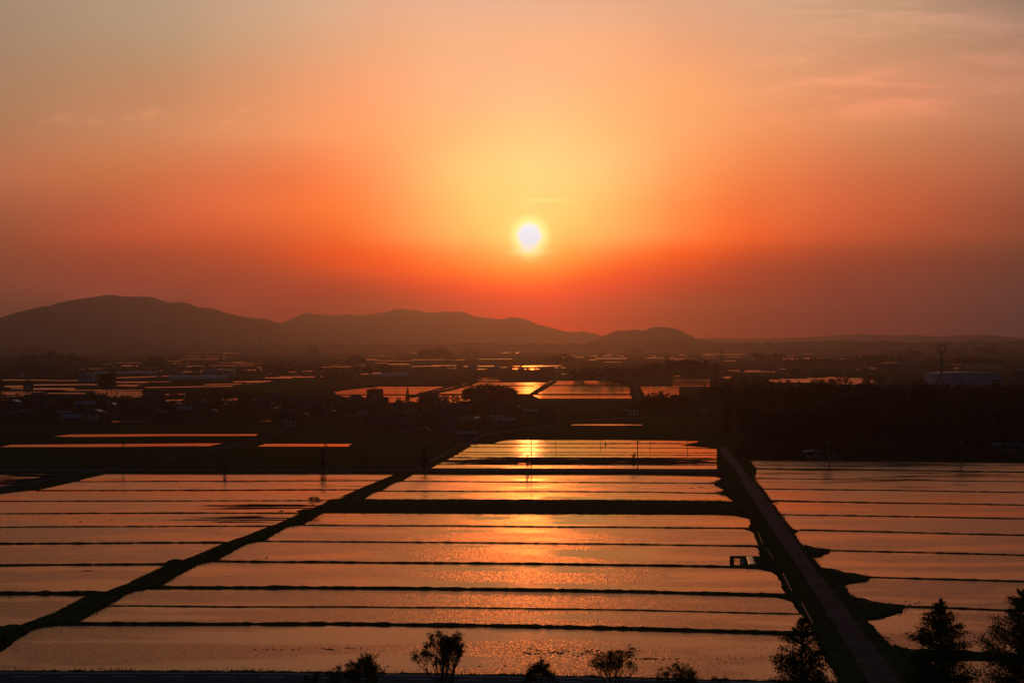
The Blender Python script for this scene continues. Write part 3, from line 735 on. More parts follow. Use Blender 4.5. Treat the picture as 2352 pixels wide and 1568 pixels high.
land([(2051,1485),(2081,1491),(2120,1497),(2230,1503),(2225,1514),(2140,1517),(2090,1520)], z=.4)

# ------------------------------------------------------------------ left block of paddies and the green canal bank
CL = [(-30,1476),(0,1460),(40,1441),(110,1414.4),(195,1372),(257,1357.4),(375,1302),(423,1295),(507.5,1250.7),(544,1245),(614,1211),(644,1206.6),(684,1181),(721,1171.7),(752,1152),(782,1146),(820,1124.6),(864.5,1108.4),(908.7,1089)]
CR = [(-30,1506),(0,1488),(84.6,1440),(120,1436),(176.5,1430),(250,1390.5),(305,1357.4),(368,1346),(456,1295),(496.5,1287.5),(573.7,1245),(607,1242),(662,1208.5),(695,1204.8),(740,1179),(790,1152),(833,1147.8),(861,1129.4),(879,1125.7),(908.7,1107.3),(923.4,1105.5),(949,1089)]
rows3 = [1089.2 + (1475-1089.2)*i/110 for i in range(111)]
def mono(poly):
    return sorted(poly, key=lambda p: p[1])
CLr, CRr = by_rows(mono(CL), rows3), by_rows(mono(CR), rows3)
loft_rows('canal_bank', CLr, CRr, [(0,-.02),(.08,.45),(.26,.6),(.42,.35),(.5,.05),(.6,.35),(.75,.6),(.93,.45),(1,-.02)], M['grass'], .45, .14, 15.0)
# the bank of the left edge near the bottom
land([(-60,1442),(0,1441.5),(45,1440),(60,1437),(-20,1485),(-60,1500)], z=.5)
WL = -120
la = [(176,1106.4),(500,1105),(890,1103.6)]; lb = [(84,1126.8),(450,1126),(824,1124.6)]
lc = [(WL,1151.5),(400,1150.4),(758,1149.6)]; ld = [(WL,1180),(350,1178.6),(692,1178.2)]
le = [(WL,1211.5),(300,1209.4),(622,1208.4)]; lf = [(WL,1249.6),(260,1247.3),(520,1246)]
lg = [(WL,1299.3),(200,1297.3),(395,1296)]; lh = [(WL,1363),(120,1364),(240,1364)]; li = [(WL,1443),(20,1442),(45,1441)]
m1 = G(575, 1163); m2 = G(560, 1192)
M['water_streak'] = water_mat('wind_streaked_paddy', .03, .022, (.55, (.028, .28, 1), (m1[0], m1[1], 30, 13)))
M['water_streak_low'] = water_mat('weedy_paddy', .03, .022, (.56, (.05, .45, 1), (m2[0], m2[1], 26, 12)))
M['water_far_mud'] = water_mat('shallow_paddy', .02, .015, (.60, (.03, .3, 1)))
water([(239,1089),(600,1089),(915,1089.6)] + la[::-1] + [(200,1098)], 'water_far_mud')
water(la + lb[::-1] + [(140,1114)], 'water_far_mud')
water(lb + lc[::-1] + [(0,1134),(30,1129.5)])
water(lc + ld[::-1], 'water_streak'); water(ld + le[::-1], 'water_streak_low'); water(le + lf[::-1])
water(lf + lg[::-1]); water(lg + lh[::-1]); water(lh + [(195,1376),(110,1416)] + li[::-1])
for i, (ln, w, h) in enumerate(((la,.9,.26),(lb,.9,.28),(lc,.8,.26),(ld,.8,.27),(le,.8,.26),(lf,.9,.32),(lg,1.0,.34),(lh,1.5,.55))):
    ridge('earth_bank', ln, w, h, M['grass'], 1.2, 71.0 + i * 1.7)
# small spoil heaps at the canal
def heap(px, py, w, h):
    X, Y = G(px, py); mb = MB(); n = 14; m = 5
    for j in range(m):
        t = j/(m-1)
        for k in range(n):
            a = 6.2832*k/n; r = w*(1-t)**.7*(1+.2*fbm(math.cos(a)*2+X, math.sin(a)*2, 2, Y)); mb.v.append((X+r*math.cos(a), Y+r*math.sin(a), .3+h*math.sin(t*1.57)))
    for j in range(m-1):
        for k in range(n):
            mb.f.append((j*n+k, j*n+(k+1)%n, (j+1)*n+(k+1)%n, (j+1)*n+k)); mb.m.append(0)
    return struct(mb.build('mound', M['grass']))
heap(404,1296,2.2,.8); heap(708,1176,3.2,.55); heap(646,1177,.8,.25)

# left road climbing to the village and its verge, the pond beyond it
LRA = [(-40,1151),(0,1135),(60,1128),(158,1108),(239,1090),(330,1079),(420,1066),(511,1048),(570,1034),(640,1011),(680,998)]
LRB = [(-40,1130),(0,1120),(66,1107),(129,1097.5),(185,1085),(250,1076),(360,1056),(440,1041),(511,1021.5),(560,1011),(640,990)]
la3 = at_len(resample([G(*p) for p in LRA], 3), 120)
loft('road_verge', LRA, LRB, [(0,0),(.12,.4),(.45,.5),(.9,.5),(1,0)], M['grass'], 200, .5, .1, 17.0)
LA1 = [(-40,1140),(0,1127),(60,1116.5),(135,1102.5),(200,1088.5),(270,1077),(380,1058),(470,1042),(540,1026),(600,1009.5),(658,990)]
LA2 = [(-40,1133),(0,1122),(60,1111),(132,1098.8),(192,1086),(260,1075.5),(372,1056.3),(461,1040.2),(530,1024.4),(592,1008.4),(650,989.4)]
loft('road', LA1, LA2, [(0,.64),(1,.64)], M['asphalt'], 80, .05, 0, 18.0)
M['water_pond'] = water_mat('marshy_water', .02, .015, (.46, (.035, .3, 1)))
water([(WL,1087.5),(0,1087.5),(128,1089.5),(96,1096),(40,1102),(-30,1106),(WL,1107)], 'water_pond')
water([(WL,1108.5),(20,1107),(44,1107.5),(20,1115),(-20,1121),(WL,1126)], 'water_pond')

# green fields between the road and the village, with narrow flooded strips
land([(-300,1076),(185,1076),(360,1053),(500,1028),(480,1026),(-300,1029)], 'field', .12, 'field')
land([(250,1077),(940,1077),(1050,1024),(1080,1016),(1000,1000),(700,985),(640,1003),(560,1026)], 'field', .12, 'field')
land([(-300,1019),(500,1016),(600,996),(660,985),(600,975),(-300,975)], 'field', .12, 'field')
land([(1150,1007),(1640,1008),(1640,958),(1400,956),(1290,964),(1230,990)], 'field', .12, 'field')
land([(1245,952),(1445,952),(1440,917),(1255,917)], 'field', .12, 'field')
land([(560,905),(790,890),(860,884),(1085,878),(1060,868),(700,868),(520,885)], 'field', .12, 'field')
for strip in ([(125,1002.6),(142,1000.2),(160,998.2),(300,997.2),(594,997.4),(586,1001),(400,1001.4),(300,1002.8),(158,1003.6)],
              [(0,1027),(26,1021.8),(250,1020),(511,1018.4),(478,1025.2),(446,1024.6),(240,1026.6)],
              [(544,1025.6),(560,1019.6),(809,1019.6),(803,1022),(800,1025.8)],
              [(1313,975.2),(1400,974.3),(1476,975.4),(1474,976.8),(1400,977.6),(1313,976.6)],
              [(253,968.3),(275,967),(300,967.4),(345,968.2),(300,969.2),(262,969.4)],
              [(590,967.8),(620,966.4),(622,967.8)],
              [(210,945.5),(290,944),(292,945.8),(214,947)]):
    water(strip, 'water_calm', .16)
# dirt road running up to the village
loft('road', [(948,1079),(1008,1048),(1046,1027),(1090,1010),(1130,994)], [(962,1079),(1020,1048),(1056,1027),(1098,1010),(1140,992)],
     [(0,.5),(1,.5)], M['track'], 60, .2, 0, 19.0)
loft('canal_bank', [(946,1078),(1000,1052),(1040,1030),(1062,1022),(1070,1015)], [(986,1078),(1036,1052),(1074,1030),(1084,1024),(1068,1016.5)],
     [(0,0),(.2,.35),(.8,.4),(1,0)], M['grass'], 60, .4, .1, 23.0)
loft('road', [(1100,1002),(1220,985),(1330,968),(1430,961)], [(1112,997),(1230,981),(1340,965),(1440,958.5)], [(0,.2),(1,.2)], M['track'], 40, .2, 0, 25.0)

# ------------------------------------------------------------------ road along the bottom of the view
GB = [(-200,1543.6),(544,1544.6),(1000,1550.6),(1300,1555.6),(1476,1560),(1800,1568),(2100,1575)]
def down(line, d): return [(x, y + d) for x, y in line]
loft('road_verge', down(GB, 9), GB, [(0,.5),(.25,.5),(.6,.45),(.9,.4),(1,0)], M['grass'], 420, .35, .14, 27.0)
loft('road', down(GB, 62), down(GB, 7), [(0,.56),(1,.56)], M['asphalt'], 40, .02, 0, 28.0)
loft('road_verge', down(GB, 400), down(GB, 60), [(0,.3),(.5,.45),(1,.5)], M['grass'], 60, .3, .1, 29.0)
mbp = MB()
for d0, d1 in ((9.6, 10.3), (45.0, 46.2)):
    a = at_len(resample([G(*p) for p in down(GB, d1)], 3), 60); b = at_len(resample([G(*p) for p in down(GB, d0)], 3), 60)
    for i in range(59): mbp.face([(a[i].x,a[i].y,.566),(a[i+1].x,a[i+1].y,.566),(b[i+1].x,b[i+1].y,.566),(b[i].x,b[i].y,.566)])
a = resample([G(*p) for p in down(GB, 18.6)], .5); b = resample([G(*p) for p in down(GB, 18.0)], .5)
n = min(len(a), len(b)); aa = at_len(a, 360); bb = at_len(b, 360); i = 0
while i < 350:
    for k in range(i, i + 9): mbp.face([(aa[k].x,aa[k].y,.566),(aa[k+1].x,aa[k+1].y,.566),(bb[k+1].x,bb[k+1].y,.566),(bb[k].x,bb[k].y,.566)])
    i += 18
struct(mbp.build('road_marking', M['paint']))

# grass tufts along dikes and banks (uncountable)
def tufts(lines, per_m, hmin, hmax, seed, spread=.5, z=.3):
    rn = random.Random(seed); mb = MB()
    for ln in lines:
        pts = resample([G(*p) for p in ln], 1.0)
        for a, b in zip(pts, pts[1:]):
            cl = max(0.0, .55 + .9 * fbm(a.x*.15, a.y*.15, 3, seed))
            k = per_m * (b-a).length * cl
            for _ in range(int(k + rn.random())):
                p = a.lerp(b, rn.random()); x = p.x + rn.gauss(0, .1); y = p.y + rn.uniform(-spread, spread)
                h = rn.uniform(hmin, hmax) * (.6 + .8*cl); w = rn.uniform(.02, .06); dx, dy = rn.gauss(0, .25)*h, rn.gauss(0, .25)*h
                mb.face([(x-w,y,z),(x+w,y,z),(x+dx,y+dy,z+h)])
    o = mb.build('grass', M['grass']); tag(o, 'rough grass growing along the dikes and banks', 'grass', None, 'stuff')
    return o
tufts([LD, LF, lh, lg, LC], 5, .12, .34, 3, .4, .28)
tufts([GB, BAND_T, BAND_B], 8, .15, .5, 4, .5, .3)
tufts([CL, CR, VL, VR, LA, LB, r9, r8], 5, .1, .35, 5, .4, .18)

rn = random.Random(81); mb = MB()
for pts in LAND_EDGES:
    if max(abs(p[0]) for p in pts) > 140 or len(pts) > 400: continue
    for x, y in pts:
        for _ in range(4):
            q = (x + rn.gauss(0, .5), y + rn.gauss(0, .4)); h = rn.uniform(.15, .8) * (.5 + max(0, fbm(x*.3, y*.3, 2, 4)) * 2); w = rn.uniform(.03, .09)
            mb.face([(q[0]-w, q[1], 0), (q[0]+w, q[1], 0), (q[0]+rn.gauss(0,.2)*h, q[1]+rn.gauss(0,.2)*h, .05+h)])
tag(mb.build('grass', M['grass']), 'tufts of grass and reeds along the ragged spits beside the lane', 'grass', None, 'stuff')

# floating weed and stubble in the nearest paddies
def specks(spots, seed):
    rn = random.Random(seed); mb = MB()
    for x0, x1, y0, y1, n, s in spots:
        for _ in range(n):
            px = rn.uniform(x0, x1); py = y0 + (y1-y0)*min(1, max(0, rn.gauss(.5, .22)))
            if fbm(px*.03, py*.2, 3, seed) < -.05: continue
            X, Y = G(px, py); r = s*rn.uniform(.3, 1); k = rn.randint(4, 6); a0 = rn.random()*6
            mb.face([(X + r*math.cos(a0+6.283*j/k)*rn.uniform(.7,1.6), Y + r*2.2*math.sin(a0+6.283*j/k), WATER_Z+.015) for j in range(k)])
    o = mb.build('floating_weed', M['soil']); tag(o, 'dark specks of straw and weed floating on the flooded paddies', 'weed', None, 'stuff')
specks([(1190,1460,1488,1512,230,.22),(690,850,1488,1494,70,.2),(540,690,1489,1493,18,.2),(1450,1560,1510,1516,60,.2),(1560,1800,1505,1540,25,.15),(880,1180,1525,1535,14,.2),
        (1580,1800,1482,1530,20,.15),(450,690,1183,1207,90,.35),(0,400,1186,1206,60,.3),(1962,2120,1378,1392,40,.3),(1900,1990,1372,1380,8,.4),(1740,1790,1148,1158,40,.5),
        (1560,1650,1114,1124,30,.5),(2010,2085,1440,1490,30,.25)], 9)

# ------------------------------------------------------------------ far flooded fields (bright slivers on the plain)
def sliver(x0, x1, y, t, slope=0.0, seed=0):
    """thin far paddy with slightly uneven ends"""
    rn = random.Random(int(x0 * 7 + y * 131 + seed)); w = x1 - x0; e = min(w * .3, 9)
    y1 = y + slope * w
    water([(x0, y + t*.25), (x0 + e*rn.random(), y - t*.5), (x0 + w*.5, (y+y1)/2 - t*.5), (x1 - e*rn.random(), y1 - t*.5),
           (x1, y1 + t*rn.uniform(-.2,.3)), (x1 - e*rn.random()*2, y1 + t*.5), (x0 + w*.5, (y+y1)/2 + t*.5), (x0 + e*rn.random()*2, y + t*.5)], 'water_sliver')
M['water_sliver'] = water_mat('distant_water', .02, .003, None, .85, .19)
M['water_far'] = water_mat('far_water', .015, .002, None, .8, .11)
for a in ((265,337,839.4,1.0,0),(382,435,834.3,1.2,-.01),(415,520,824.6,.8,0),(262,480,841,.8,-.004),(477,588,839.4,.8,0),(305,375,852,.9,0),(422,462,853,1.0,0),(497,517,851.6,1,0),
          (265,397,867.5,1.6,-.03),(3,120,872.4,1.9,.006),(120,197,874,1.2,-.006),(230,250,872.5,1,0),(265,345,877.6,2.2,0),(345,395,876.6,.9,0),(8,60,887.2,3.2,-.004),(68,225,884,2.2,-.008),(265,320,885.4,1.9,.01),
          (25,60,892,1.6,0),(60,175,893,2.8,-.003),(150,235,896.6,1.2,-.012),(272,330,883.5,.9,0),(330,588,889.6,1.4,-.014),(0,100,899.6,1.0,0),(0,100,902,1.3,0),(0,95,905,2.0,0),(106,200,903,1.6,.004),(212,330,896.4,1.3,-.006),
          (215,330,899.6,1.2,0),(218,325,902,1.0,0),(218,332,904.6,1.4,0),(228,330,907.6,1.4,0),(240,330,910.5,1.2,0),(280,312,912.6,1.2,0),(315,350,907,1.2,-.02),(375,430,906,1.6,-.02),(25,60,909.2,1.4,0),(0,22,911,1.2,0),(0,22,918.5,1.2,0),
          (378,428,919.6,2.6,-.02),(452,475,919,4.2,-.03),(508,545,918.8,4.5,-.04),(125,143,923,2,0),(148,190,926.4,1.0,0),(535,625,876.6,1.6,-.02),(467,560,883,1.4,-.012),(563,620,881.5,2.0,-.02),(565,618,877.6,1.2,0),
          (588,603,843,.9,0),(588,680,843.6,.9,.003),(735,808,842.6,1.2,-.01),(814,862,839.2,1.0,0),(762,775,838.5,.8,0),(838,869,825.4,1.5,0),(862,905,828,.8,0),(888,943,836.2,1.6,0),(943,1050,825.8,.9,0),(1013,1068,826,1.1,0),
          (862,893,833.6,.8,0),(944,960,810.6,.7,0),(944,1010,841.2,1.2,-.01),(990,1050,839.4,1.6,-.004),(1026,1050,845.8,1.6,0),(1062,1145,841.2,2.4,-.012),(1078,1120,847.8,2.0,0),(1130,1172,843.4,1.0,0),(1094,1176,824.8,1.1,-.01),(1150,1172,809.8,1.4,0),
          (1176,1196,840.8,1.4,0),(1198,1291,841,2.6,-.012),(1176,1192,847,3.4,0),(1203,1242,847.3,3.6,.02),(1273,1283,844,1.2,0),(1287,1300,844,1.2,0),(1288,1308,858.7,1.6,0),(1271,1286,863.8,1.4,0),
          (1184,1192,809.8,1.2,0),(1210,1228,807.2,1.6,0),(1233,1276,806.8,1.5,0),(1291,1330,807,1.4,0),(1332,1372,806.8,.8,0),(1203,1215,787.4,.5,0),(1226,1250,787.2,.6,0),(1271,1310,820.6,1.4,-.004),(1320,1342,820.3,1.2,0),(1300,1355,815.6,.5,0),
          (1353,1406,817.4,.9,0),(1390,1417,813.9,1.0,0),(1364,1445,823.2,1.4,-.004),(1353,1370,826.4,1.4,0),(1422,1434,817,1,0),(1497,1510,817.6,.9,0),(1483,1555,821.4,1.2,0),(1525,1560,825.4,1.2,0),(1556,1575,824,1.0,0),(1556,1580,815.8,.9,0),
          (1610,1650,815.6,1.0,0),(1615,1660,811.7,.7,0),(1655,1735,814.2,.9,-.01),(1690,1715,808,.5,0),(1565,1572,810.6,.8,0),(1661,1690,828.2,1.0,0),(1668,1700,819.8,.8,0),(1725,1742,822.6,1.4,0),(1760,1775,823.4,1.2,0),(1780,1812,824.4,1.4,0),
          (1812,1890,824.4,2.2,-.03),(1900,1940,824.6,1.3,0),(1890,1912,820,.8,0),(1672,1745,851,1.0,.002),(1690,1765,853.2,1.2,.002),(1786,1805,846.6,1.0,0),(1658,1682,865,1.0,0),(1660,1680,868,1.6,0),(1546,1560,864,1,0),(1772,1782,853.6,1.6,0),(1760,1770,853,1,0),
          (1705,1830,797.4,.6,.003),(1850,1880,798,.5,0),(1845,1870,812.6,.6,0),(1995,2015,846,1.0,0),(1965,1975,848.2,1,0),(2448,2460,800,1,0),(2000,2040,805,.5,0),(1920,1960,803,.4,0),
          (2010,2045,798.6,.6,0),(2208,2232,800.4,.8,0),(2248,2352,798.6,.8,-.004),(2248,2295,801,.9,0),(1880,1935,868,1,0),(2190,2204,845.8,1.6,0),(1810,1828,816,.5,0),(110,160,812,.4,0),(285,320,808.6,.8,0),(400,480,806.5,.5,0),(420,520,819,.5,0),(600,640,806,.8,0),
          (640,700,797,.4,0),(870,920,806,.8,0),(500,560,833,.6,0),(240,262,836,.6,0)):
    sliver(*a)
rs_ = random.Random(19)
for _ in range(46):
    x0 = rs_.uniform(150, 900); yy_ = rs_.uniform(803, 868); sliver(x0, x0 + rs_.uniform(12, 70), yy_, rs_.uniform(.5, 1.3) * (yy_-785)/60, rs_.uniform(-.01, .006))
for _ in range(24):
    x0 = rs_.uniform(1350, 2330); yy_ = rs_.uniform(800, 838); sliver(x0, x0 + rs_.uniform(12, 60), yy_, rs_.uniform(.4, 1.1) * (yy_-785)/45, 0)
# right-hand far block seen above the dark wood
for k, (a, b) in enumerate(((1895,1945),(1850,1985),(1790,1995),(1762,2010),(1765,2018),(1780,2020),(1910,2022),(1925,2015))):
    sliver(a, b - k*.5, 866.6 + k*2.1, 1.35, .002)
sliver(1795, 1815, 872, 2.2); sliver(1930, 1962, 875.5, 3.2)

def striped(xl, xr, y0, y1, n, mat='water_far', gap=.30, seed=0):
    """a block of narrow far paddies lying one behind the other; xl / xr give the edges for a row"""
    for k in range(n):
        t0 = k / n; t1 = (k + 1 - gap) / n
        ya, yb = y0 + (y1-y0)*t0, y0 + (y1-y0)*t1
        rn = random.Random(k*17 + seed)
        water([(xl(ya) , ya), (xr(ya), ya), (xr(yb) + rn.uniform(-1, 1), yb), (xl(yb) + rn.uniform(-1, 1), yb)], mat)
def lerpf(ya, xa, yb, xb):
    return lambda y: xa + (xb - xa) * (y - ya) / (yb - ya)
# middle field left of the far road, with its stepped left end
striped(lambda y: 767 + max(0, (900 - y)) * (7 if y > 893 else 9) + (0 if y < 900 else (y-900)*1.5), lerpf(888.2,1020,905.6,952), 888.2, 905.8, 6, seed=1)
striped(lerpf(908,778,925,860), lambda y: 1100, 908.2, 925, 6, seed=2)
# between the far road and the canal
striped(lerpf(878.6,1082,905,972), lerpf(878.6,1256,905,1215), 878.6, 904.8, 8, seed=3)
striped(lerpf(878,1246+14,905,1226), lambda y: 1448 - max(0, 886-y)*5.5 - max(0, y-896)*(-.3), 874.8, 884, 4, seed=4)
striped(lerpf(886,1250,906,1230), lambda y: 1447 - max(0, 890-y)*5, 886.6, 904.8, 6, seed=5)
striped(lerpf(907,1222,916,1240), lerpf(907,1447,916,1452), 907.8, 915.6, 3, seed=6)
striped(lerpf(888,1470,916,1486), lambda y: 1560, 888, 917, 8, seed=7)
striped(lambda y: 1543, lambda y: 1630, 870.5, 889, 5, gap=.45, seed=8)
water([(1102,868.6),(1138,868.6),(1142,869.8),(1104,869.8)], 'water_far'); water([(1096,873),(1146,873),(1150,874.6),(1098,874.6)], 'water_far')
for ln in ([(778,906.8),(1215,906.8)], [(1225,906.4),(1448,906.4)], [(1000,886.2),(1226,886.2)], [(1240,885),(1445,885.4)]):
    ridge('earth_bank', ln, 5.0, .7, M['soil'], 8.0, 3.0)
loft('road_verge', [(928,912),(985,903),(1030,893),(1065,884),(1090,877)], [(952,912),(1008,903),(1050,893),(1084,884),(1104,876)], [(0,0),(.2,.8),(.8,.9),(1,0)], M['soil'], 60, .4, .1, 33)
loft('canal_bank', [(1214,906),(1226,899),(1240,892),(1255,884),(1268,877),(1274,872)], [(1232,906),(1243,899),(1256,892),(1268,884),(1278,877),(1284,872)], [(0,0),(.2,1.2),(.8,1.3),(1,0)], M['grass'], 60, .6, .3, 34)
loft('road', [(1462,918),(1458,900),(1452,880),(1448,862)], [(1474,918),(1466,900),(1459,880),(1453,862)], [(0,.3),(1,.3)], M['asphalt'], 40, .3, 0, 35)

# ------------------------------------------------------------------ trees
def crown_points(rn, lumps, n, shell=.55):
    """points spread through a few overlapping ellipsoidal foliage lumps"""
    wts = [l[3]*l[4]*l[5] for l in lumps]; tot = sum(wts); out = []
    for (x, y, z, a, b, c), w in zip(lumps, wts):
        for _ in range(max(4, int(n * w / tot))):
            v = Vector((rn.gauss(0,1), rn.gauss(0,1), rn.gauss(0,1))).normalized() * (shell + (1-shell)*rn.random())
            v *= 1 + .16*noise.noise(Vector((v.x*3+x, v.y*3+y, v.z*3+z)))
            out.append((x + v.x*a, y + v.y*b, z + v.z*c))
    return out

def far_tree_mesh(kind, seed, nleaf=520):
    rn = random.Random(seed); mb = MB(); tr = MB()
    if kind == 'round':
        lumps = [(rn.uniform(-.26,.26), rn.uniform(-.26,.26), rn.uniform(.42,.78), rn.uniform(.2,.3), rn.uniform(.2,.3), rn.uniform(.16,.24)) for _ in range(9)] + [(0,0,.58,.36,.36,.34)]
    elif kind == 'tall':
        lumps = [(rn.uniform(-.13,.13), rn.uniform(-.13,.13), .3 + .66*k/8, .2*(1-.45*k/8), .2*(1-.45*k/8), .12) for k in range(9)]
    elif kind == 'cone':
        lumps = [(rn.uniform(-.03,.03), rn.uniform(-.03,.03), .16 + .8*k/9, .25*(1-k/10)+.02, .25*(1-k/10)+.02, .09) for k in range(10)]
    elif kind == 'low':
        lumps = [(rn.uniform(-.45,.45), rn.uniform(-.4,.4), rn.uniform(.3,.7), rn.uniform(.2,.32), rn.uniform(.2,.32), rn.uniform(.2,.32)) for _ in range(10)]
    else:   # pine with clear stem
        lumps = [(rn.uniform(-.16,.16), rn.uniform(-.16,.16), rn.uniform(.42,.9), rn.uniform(.12,.2), rn.uniform(.12,.2), rn.uniform(.07,.12)) for _ in range(12)] + [(0,0,.72,.24,.24,.22)]
    for p in crown_points(rn, lumps, nleaf): mb.leaf(p, .075, rn, .1, .8)
    top = .75 if kind != 'cone' else .93
    tr.tube((0,0,-.02), (rn.uniform(-.02,.02), 0, .35), .022, .016); tr.tube((rn.uniform(-.02,.02),0,.35), (0,0,top), .016, .005)
    for k in range(5):
        a = rn.uniform(0, 6.28); z = rn.uniform(.3,.6); tr.tube((0,0,z), (.2*math.cos(a), .2*math.sin(a), z+.16), .009, .003, 4)
    return mb.mesh('crown', M['leaf_dark']), tr.mesh('trunk', M['bark'])

PROTO = {}
for kind, k in (('round',5),('tall',3),('cone',3),('low',4),('pine',2)):
    PROTO[kind] = [far_tree_mesh(kind, 100 + i*7 + len(kind)) for i in range(k)]
ZONE_USED = {}
def far_tree(px, py, height, kind, label, group, width=1.0, name='tree', variant=None, at=None):
    X, Y = at if at else G(px, py)
    i = rnd.randrange(len(PROTO[kind])) if variant is None else variant
    cm, tm = PROTO[kind][i]
    r = empty(name, (X, Y, 0), rnd.uniform(0, 6.28)); r.scale = (height*width, height*width, height)
    c = bpy.data.objects.new('crown', cm); COL.objects.link(c); c.parent = r
    t = bpy.data.objects.new('trunk', tm); COL.objects.link(t); t.parent = r
    tag(r, label, 'tree', group)
    return r

# the dark wood on the right: rows of individual trees at its edge, the rest one mass
rw = random.Random(5)
cnt = 0
edge_pts = []
yy = 612.0
while yy < 930 and cnt < 112:
    XLm = (1662 - CX) / FOC * yy + (14 if yy < 680 else 0)
    XR = (2420 - CX) / FOC * yy
    x = XLm + rw.uniform(0, 4)
    while x < XR and cnt < 112:
        h = (rw.uniform(15, 21) + 7 * fbm(x*.014, yy*.009, 3, 5)) * (1.0 if yy > 640 else rw.uniform(.7,.95))
        if x < XLm + 18 and yy < 760: h *= .78
        row = 'at the front edge of the black wood' if yy < 650 else 'rising from the middle of the black wood' if yy < 760 else 'on the skyline of the black wood'
        lab = 'dark broad-crowned tree ' + row
        k = rw.choice(['round','round','tall','round','cone'])
        if k == 'cone': lab = 'dark pointed conifer ' + row
        if k == 'tall': lab = 'dark slender tree ' + row
        far_tree(0, 0, h, k, lab, {'round':'broad trees ','tall':'slender trees ','cone':'pointed trees '}[k] + row, rw.uniform(.75,1.0) if k != 'cone' else .9, 'tree', at=(x, yy + rw.uniform(-4, 4)))
        cnt += 1
        x += rw.uniform(7.5, 12)
    yy += 14 if yy < 640 else 90
mbw = MB(); rn = random.Random(12)
for _ in range(900):
    yy = rn.uniform(622, 1010); X0 = (1664 - CX)/FOC*yy + 10; x = rn.uniform(X0, (2500-CX)/FOC*yy)
    h = 17 + 8 * fbm(x*.014, yy*.009, 3, 5) + rn.uniform(-2.5, 2.5)
    for p in crown_points(rn, [(x, yy, h*.62, h*.3, h*.3, h*.36), (x+rn.uniform(-3,3), yy, h*.8, h*.17, h*.17, h*.2)], 60, .7): mbw.leaf(p, 1.9, rn, .2, .8)
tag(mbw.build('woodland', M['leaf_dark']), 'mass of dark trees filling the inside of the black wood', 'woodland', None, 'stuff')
# understorey at its feet
mbu = MB()
for _ in range(5200):
    t = rn.random(); px = 1690 + t*760; X, Y = G(px, 1052 + rn.uniform(-8, 3)); mbu.leaf((X, Y, rn.uniform(0, 4.5)*rn.random()), 1.1, rn, .2)
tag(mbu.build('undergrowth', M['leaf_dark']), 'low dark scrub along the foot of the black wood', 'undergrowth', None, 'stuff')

mbg = MB(); rng_g = random.Random(91)
def grove(px0, px1, py, d, h, n, label, group, kinds=('round','low','tall'), wid=(.8,1.1), hv=.25):
    """clump of individual trees between two photo columns at row py, d metres deep; the smallest behind them read as one mass"""
    n_all = n; n = max(3, int(n * .36) if n < 50 else int(n * .14))
    for i in range(n_all - n):
        t = rng_g.random(); px = px0 + (px1-px0)*t; X, Y = G(px, py); Y2 = Y + rng_g.uniform(d*.3, d*1.1); X2 = X*Y2/Y
        hh = h*(.68 + .28*math.sin(math.pi*t))*rng_g.uniform(1-hv*1.3, .97)
        for p in crown_points(rng_g, [(X2, Y2, hh*.58, hh*.36, hh*.36, hh*.40), (X2+rng_g.uniform(-.2,.2)*hh, Y2, hh*.45, hh*.32, hh*.3, hh*.3)], 120, .6): mbg.leaf(p, hh*.10 + .25, rng_g, .2, .8)
    for i in range(n):
        t = (i + rnd.random()*.8) / n
        px = px0 + (px1-px0)*t
        X, Y = G(px, py); Y2 = Y + rnd.uniform(0, d); X2 = X * Y2 / Y
        prof = .72 + .28*math.sin(math.pi*min(1, max(0, t)))
        far_tree(0, 0, h*prof*rnd.uniform(1-hv, 1), rnd.choice(kinds), label, group, rnd.uniform(*wid), 'tree', at=(X2, Y2))

grove(1068, 1184, 925, 55, 15, 34, 'bushy tree in the black grove where the sun glints beyond the village', 'trees of the central grove', ('round','tall','low'), (.8,1.0), .15)
grove(1060, 1100, 925, 25, 12, 8, 'bushy tree in the black grove where the sun glints beyond the village', 'trees of the central grove')
grove(1484, 1588, 953, 60, 17, 26, 'dark tree in the thicket left of the pale warehouse', 'trees left of the pale warehouse', ('round','low'), (.85,1.1), .3)
grove(1600, 1700, 950, 160, 18, 18, 'dark tree rising behind the pale warehouse', 'trees behind the pale warehouse', ('round','tall','cone'), (.8,1.1), .3)
grove(1640, 1800, 905, 120, 17, 24, 'dark tree on the far rim of the black wood', 'trees on the far rim of the wood', ('round','cone','tall'), (.8,1.1), .35)
grove(1800, 2140, 898, 160, 13, 30, 'dark tree on the far rim of the black wood', 'trees on the far rim of the wood', ('round','low'), (.8,1.1), .3)
grove(1310, 1490, 882, 200, 22, 30, 'hazy tree in the long far wood beyond the central paddies', 'trees of the long far wood', ('round','tall'), (.9,1.2), .3)
grove(1480, 1650, 872, 260, 27, 34, 'hazy tree in the tall far wood left of the thin mast', 'trees of the tall far wood', ('round','round','tall'), (.9,1.2), .2)
grove(1180, 1310, 868, 240, 13, 14, 'hazy tree just beyond the brightest water', 'trees beyond the brightest water', ('round','low'), (.9,1.3), .4)
grove(930, 1180, 862, 260, 11, 22, 'hazy tree between the far farm plots', 'trees between the far plots')
grove(560, 930, 862, 420, 12, 34, 'hazy tree between the far farm plots', 'trees between the far plots')
grove(0, 180, 866, 300, 17, 22, 'hazy tree in the dim wood at the left edge', 'trees of the dim left wood')
grove(180, 560, 862, 600, 11, 26, 'hazy tree between the far farm plots', 'trees between the far plots')

